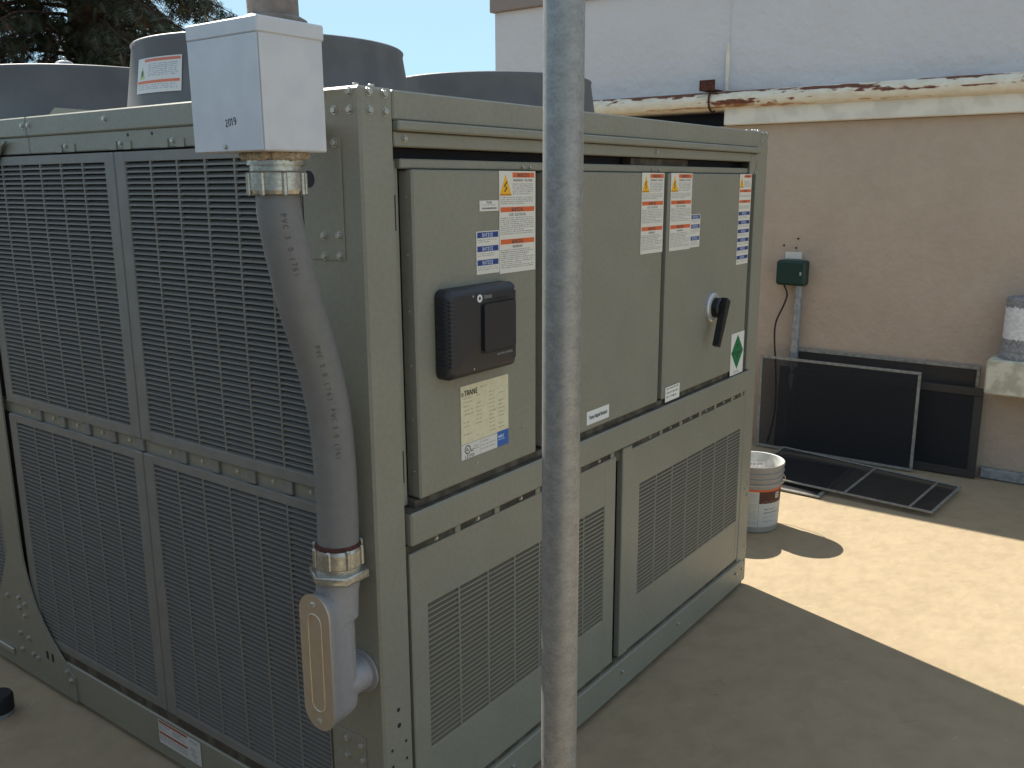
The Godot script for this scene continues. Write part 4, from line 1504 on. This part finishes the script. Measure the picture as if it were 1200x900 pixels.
func buckets() -> void:
	var bk := thing("paint_bucket", "grey plastic paint bucket with an orange and brown label", "bucket", Vector3(3.24, 0, -0.27))
	bk.scale = Vector3.ONE * 1.06
	var st := st_new()
	var prof := [Vector2(0.0, 0.002), Vector2(0.128, 0.002), Vector2(0.132, 0.006), Vector2(0.1405, 0.262), Vector2(0.150, 0.264), Vector2(0.150, 0.270), Vector2(0.1425, 0.274), Vector2(0.1435, 0.290), Vector2(0.152, 0.292), Vector2(0.152, 0.298), Vector2(0.1445, 0.302), Vector2(0.1455, 0.320), Vector2(0.154, 0.322), Vector2(0.154, 0.328), Vector2(0.1465, 0.332), Vector2(0.1475, 0.352), Vector2(0.154, 0.353), Vector2(0.154, 0.366), Vector2(0.150, 0.368)]
	lathe(st, prof, 48)
	obj("pail", st, M.bucket, bk)
	st = st_new()
	lathe(st, [Vector2(0.150, 0.368), Vector2(0.1455, 0.366), Vector2(0.129, 0.02), Vector2(0.0, 0.012)], 48)
	var inn := obj("inner_wall", st, M.bucket_in, bk)
	inn.set_meta("label", "paint smeared white inside")
	# label wrapped round the pail
	var im := new_label(512, 256, Color(0.74, 0.73, 0.70))
	im.fill_rect(Rect2i(0, 0, 512, 14), Color(0.80, 0.36, 0.18))
	im.fill_rect(Rect2i(210, 14, 302, 80), Color(0.29, 0.15, 0.11))
	im.fill_rect(Rect2i(352, 26, 44, 40), Color(0.78, 0.76, 0.72))
	im.fill_rect(Rect2i(358, 34, 12, 10), Color(0.35, 0.2, 0.15))
	im.fill_rect(Rect2i(376, 34, 14, 10), Color(0.35, 0.2, 0.15))
	im.fill_rect(Rect2i(364, 52, 22, 6), Color(0.35, 0.2, 0.15))
	for k in 5:
		im.fill_rect(Rect2i(230 + k * 24, 84 - (k % 2) * 8, 20, 5), Color(0.55, 0.35, 0.25))
	fine_lines(im, Rect2i(8, 24, 190, 220), 9, Color(0.55, 0.54, 0.52), 401)
	fine_lines(im, Rect2i(250, 130, 110, 22), 18, Color(0.2, 0.2, 0.2), 402)
	fine_lines(im, Rect2i(250, 154, 170, 22), 18, Color(0.2, 0.2, 0.2), 403)
	fine_lines(im, Rect2i(250, 184, 130, 12), 10, Color(0.5, 0.5, 0.5), 404)
	fine_lines(im, Rect2i(250, 214, 90, 16), 14, Color(0.4, 0.4, 0.4), 405)
	im.fill_rect(Rect2i(206, 14, 3, 242), Color(0.5, 0.49, 0.47))
	st = st_new()
	st.set_smooth_group(0)
	# angles measured with 0 = +x, positive towards +z
	var a0 := deg_to_rad(205.0)
	var a1 := deg_to_rad(60.0)
	for i in 24:
		var v := []
		for c in [[i, 0], [i + 1, 0], [i + 1, 1], [i, 1]]:
			var a: float = lerpf(a0, a1, c[0] / 24.0)
			var y := lerpf(0.035, 0.242, c[1])
			var r := lerpf(0.132, 0.1405, y / 0.262) + 0.0012
			v.append([Vector3(r * cos(a), y, r * sin(a)), Vector2(c[0] / 24.0, 1.0 - c[1])])
		for m in [0, 2, 1, 0, 3, 2]:
			st.set_uv(v[m][1])
			st.add_vertex(v[m][0])
	obj("paper_label", st, print_mat(im, 0.6), bk)
	# wire handle hanging at the right
	st = st_new()
	tube(st, smooth_path([Vector3(0.10, 0.285, 0.118), Vector3(0.128, 0.25, 0.125), Vector3(0.150, 0.20, 0.09), Vector3(0.158, 0.16, 0.0), Vector3(0.150, 0.20, -0.09), Vector3(0.128, 0.25, -0.125), Vector3(0.10, 0.285, -0.118)], 6), 0.0022, 6)
	obj("wire_handle", st, M.zinc, bk)
	# roller grid standing in it
	var gr := thing("roller_grid", "white wire paint roller grid standing in the bucket", "paint grid", Vector3(3.24, 0.03, -0.27))
	var u := Vector3(0.55, 0, 0.83).normalized()
	var v := Vector3(0.30, 0.95, -0.10).normalized()
	var o := Vector3(-0.03, 0.0, -0.03)
	st = st_new()
	var hw := 0.085
	var hh := 0.33
	tube(st, [o - u * hw, o + u * hw, o + u * hw + v * hh, o - u * hw + v * hh, o - u * hw], 0.005, 8)
	obj("rim", st, M.white_paint, gr)
	st = st_new()
	for k in range(1, 14):
		var p := o - u * hw + v * hh * k / 14.0
		tube(st, [p, p + u * hw * 2], 0.0022, 6)
	for k in range(1, 8):
		var p := o - u * hw + u * hw * 2.0 * k / 8.0
		tube(st, [p, p + v * hh], 0.0022, 6)
	obj("wires", st, M.white_paint, gr)
	# a second pail stands behind the chiller corner; the photo shows its shadow
	var b2 := thing("paint_bucket", "bucket behind the chiller's far corner, only its shadow shows", "bucket", Vector3(3.03, 0, -0.50))
	st = st_new()
	lathe(st, prof, 32)
	obj("pail", st, M.bucket, b2)
	st = st_new()
	lathe(st, [Vector2(0.150, 0.368), Vector2(0.1455, 0.366), Vector2(0.129, 0.02), Vector2(0.0, 0.012)], 32)
	obj("inner_wall", st, M.bucket_in, b2)

# ---------------------------------------------------------------- the tree
func redwood() -> void:
	var base := Vector3(10.7, 0, -20.0)
	var tr := thing("redwood_tree", "tall dark redwood tree rising behind the left fan", "tree", base)
	var g := RandomNumberGenerator.new()
	g.seed = 99
	var H := 21.0
	var st := st_new()
	var path := []
	var rad := []
	for i in 13:
		var s := i / 12.0
		path.append(Vector3(0.10 * sin(s * 5.0), H * s, 0.08 * cos(s * 4.0)))
		rad.append(lerpf(0.62, 0.04, pow(s, 0.8)))
	tube(st, path, rad, 18)
	obj("trunk", st, M.bark, tr)
	# limbs
	var where := []
	var cols := []
	st = st_new()
	var count := 190
	for k in count:
		var s := pow(float(k) / count, 1.7)
		var y := 1.9 + s * (H - 3.2)
		var a := k * 2.399 + g.randf_range(-0.35, 0.35)
		var ln := lerpf(5.0, 0.7, s) * g.randf_range(0.78, 1.1)
		var d := Vector3(cos(a), 0, sin(a))
		var lp := []
		var lr := []
		for i in 7:
			var q := i / 6.0
			lp.append(Vector3(0, y, 0) + d * (ln * q) + Vector3(0, -0.36 * ln * q * q + 0.12 * ln * q + 0.05 * sin(q * 9 + k), 0) + d.cross(Vector3.UP) * (0.12 * sin(q * 4.0 + k)))
			lr.append(lerpf(0.060, 0.010, q) * (1.0 - 0.5 * s))
		tube(st, lp, lr, 6)
		# sprays of foliage along the limb and on short side twigs
		var n_twig := int(ln * 12.8)
		for i in n_twig:
			var q := g.randf_range(0.14, 1.0)
			var f := q * 6.0
			var i0 := mini(int(f), 5)
			var p: Vector3 = lp[i0].lerp(lp[i0 + 1], f - i0)
			var sd := d.rotated(Vector3.UP, g.randf_range(0.5, 1.3) * (1 if g.randf() < 0.5 else -1))
			var tl := g.randf_range(0.25, 0.95) * (1.15 - 0.6 * q)
			var tip := p + sd * tl + Vector3(0, -tl * g.randf_range(0.15, 0.65), 0)
			tube(st, [p, tip], [0.009, 0.004], 3, false)
			var m := int(3 + tl * 9)
			for j in m:
				var c := p.lerp(tip, (j + g.randf()) / m) + Vector3(g.randf_range(-0.06, 0.06), g.randf_range(-0.16, 0.03), g.randf_range(-0.06, 0.06))
				var b := Basis(Vector3.UP, g.randf() * TAU) * Basis(Vector3.RIGHT, g.randf_range(0.2, 1.3))
				b = b.scaled(Vector3.ONE * g.randf_range(1.0, 1.9))
				where.append(Transform3D(b, c))
				var tone := g.randf()
				var col := Color(0.034, 0.043, 0.024).lerp(Color(0.066, 0.076, 0.040), tone)
				if g.randf() < 0.16:
					col = Color(0.105, 0.070, 0.046)
				cols.append(col)
	obj("limbs", st, M.bark, tr, "stuff")
	# one spray: a stem with flat needles along both sides
	var sp := st_new()
	for side in [-1.0, 1.0]:
		for i in 5:
			var z := 0.035 + i * 0.034
			var ln := 0.085 - i * 0.010
			var a := Vector3(0, 0, z - 0.011)
			var b := Vector3(0, 0, z + 0.011)
			var c := Vector3(side * ln, -0.012, z + 0.045)
			if side > 0:
				for v in [a, b, c]: sp.add_vertex(v)
			else:
				for v in [a, c, b]: sp.add_vertex(v)
	for v in [Vector3(-0.008, 0, 0), Vector3(0.008, 0, 0), Vector3(0, 0, 0.23)]:
		sp.add_vertex(v)
	var mesh := done(sp)
	mesh.surface_set_material(0, M.leaf)
	var mm := MultiMesh.new()
	mm.transform_format = MultiMesh.TRANSFORM_3D
	mm.use_colors = true
	mm.mesh = mesh
	mm.instance_count = where.size()
	for i in where.size():
		mm.set_instance_transform(i, where[i])
		mm.set_instance_color(i, cols[i])
	var crown := MultiMeshInstance3D.new()
	crown.name = "crown"
	crown.multimesh = mm
	tr.add_child(crown, true)
	crown.set_meta("kind", "stuff")
	tag(tr, "tall dark redwood tree whose trunk rises between the fan shrouds", "tree", "redwood trees behind the chiller")
	var t2 := tr.duplicate() as Node3D
	t2.name = numbered("redwood_tree")
	add_child(t2)
	t2.position = Vector3(4.7, 0, -21.5)
	t2.rotation.y = 2.1
	t2.scale = Vector3(0.80, 1.35, 0.80)
	tag(t2, "redwood tree at the photo's left edge, its crown cut by the frame", "tree", "redwood trees behind the chiller")
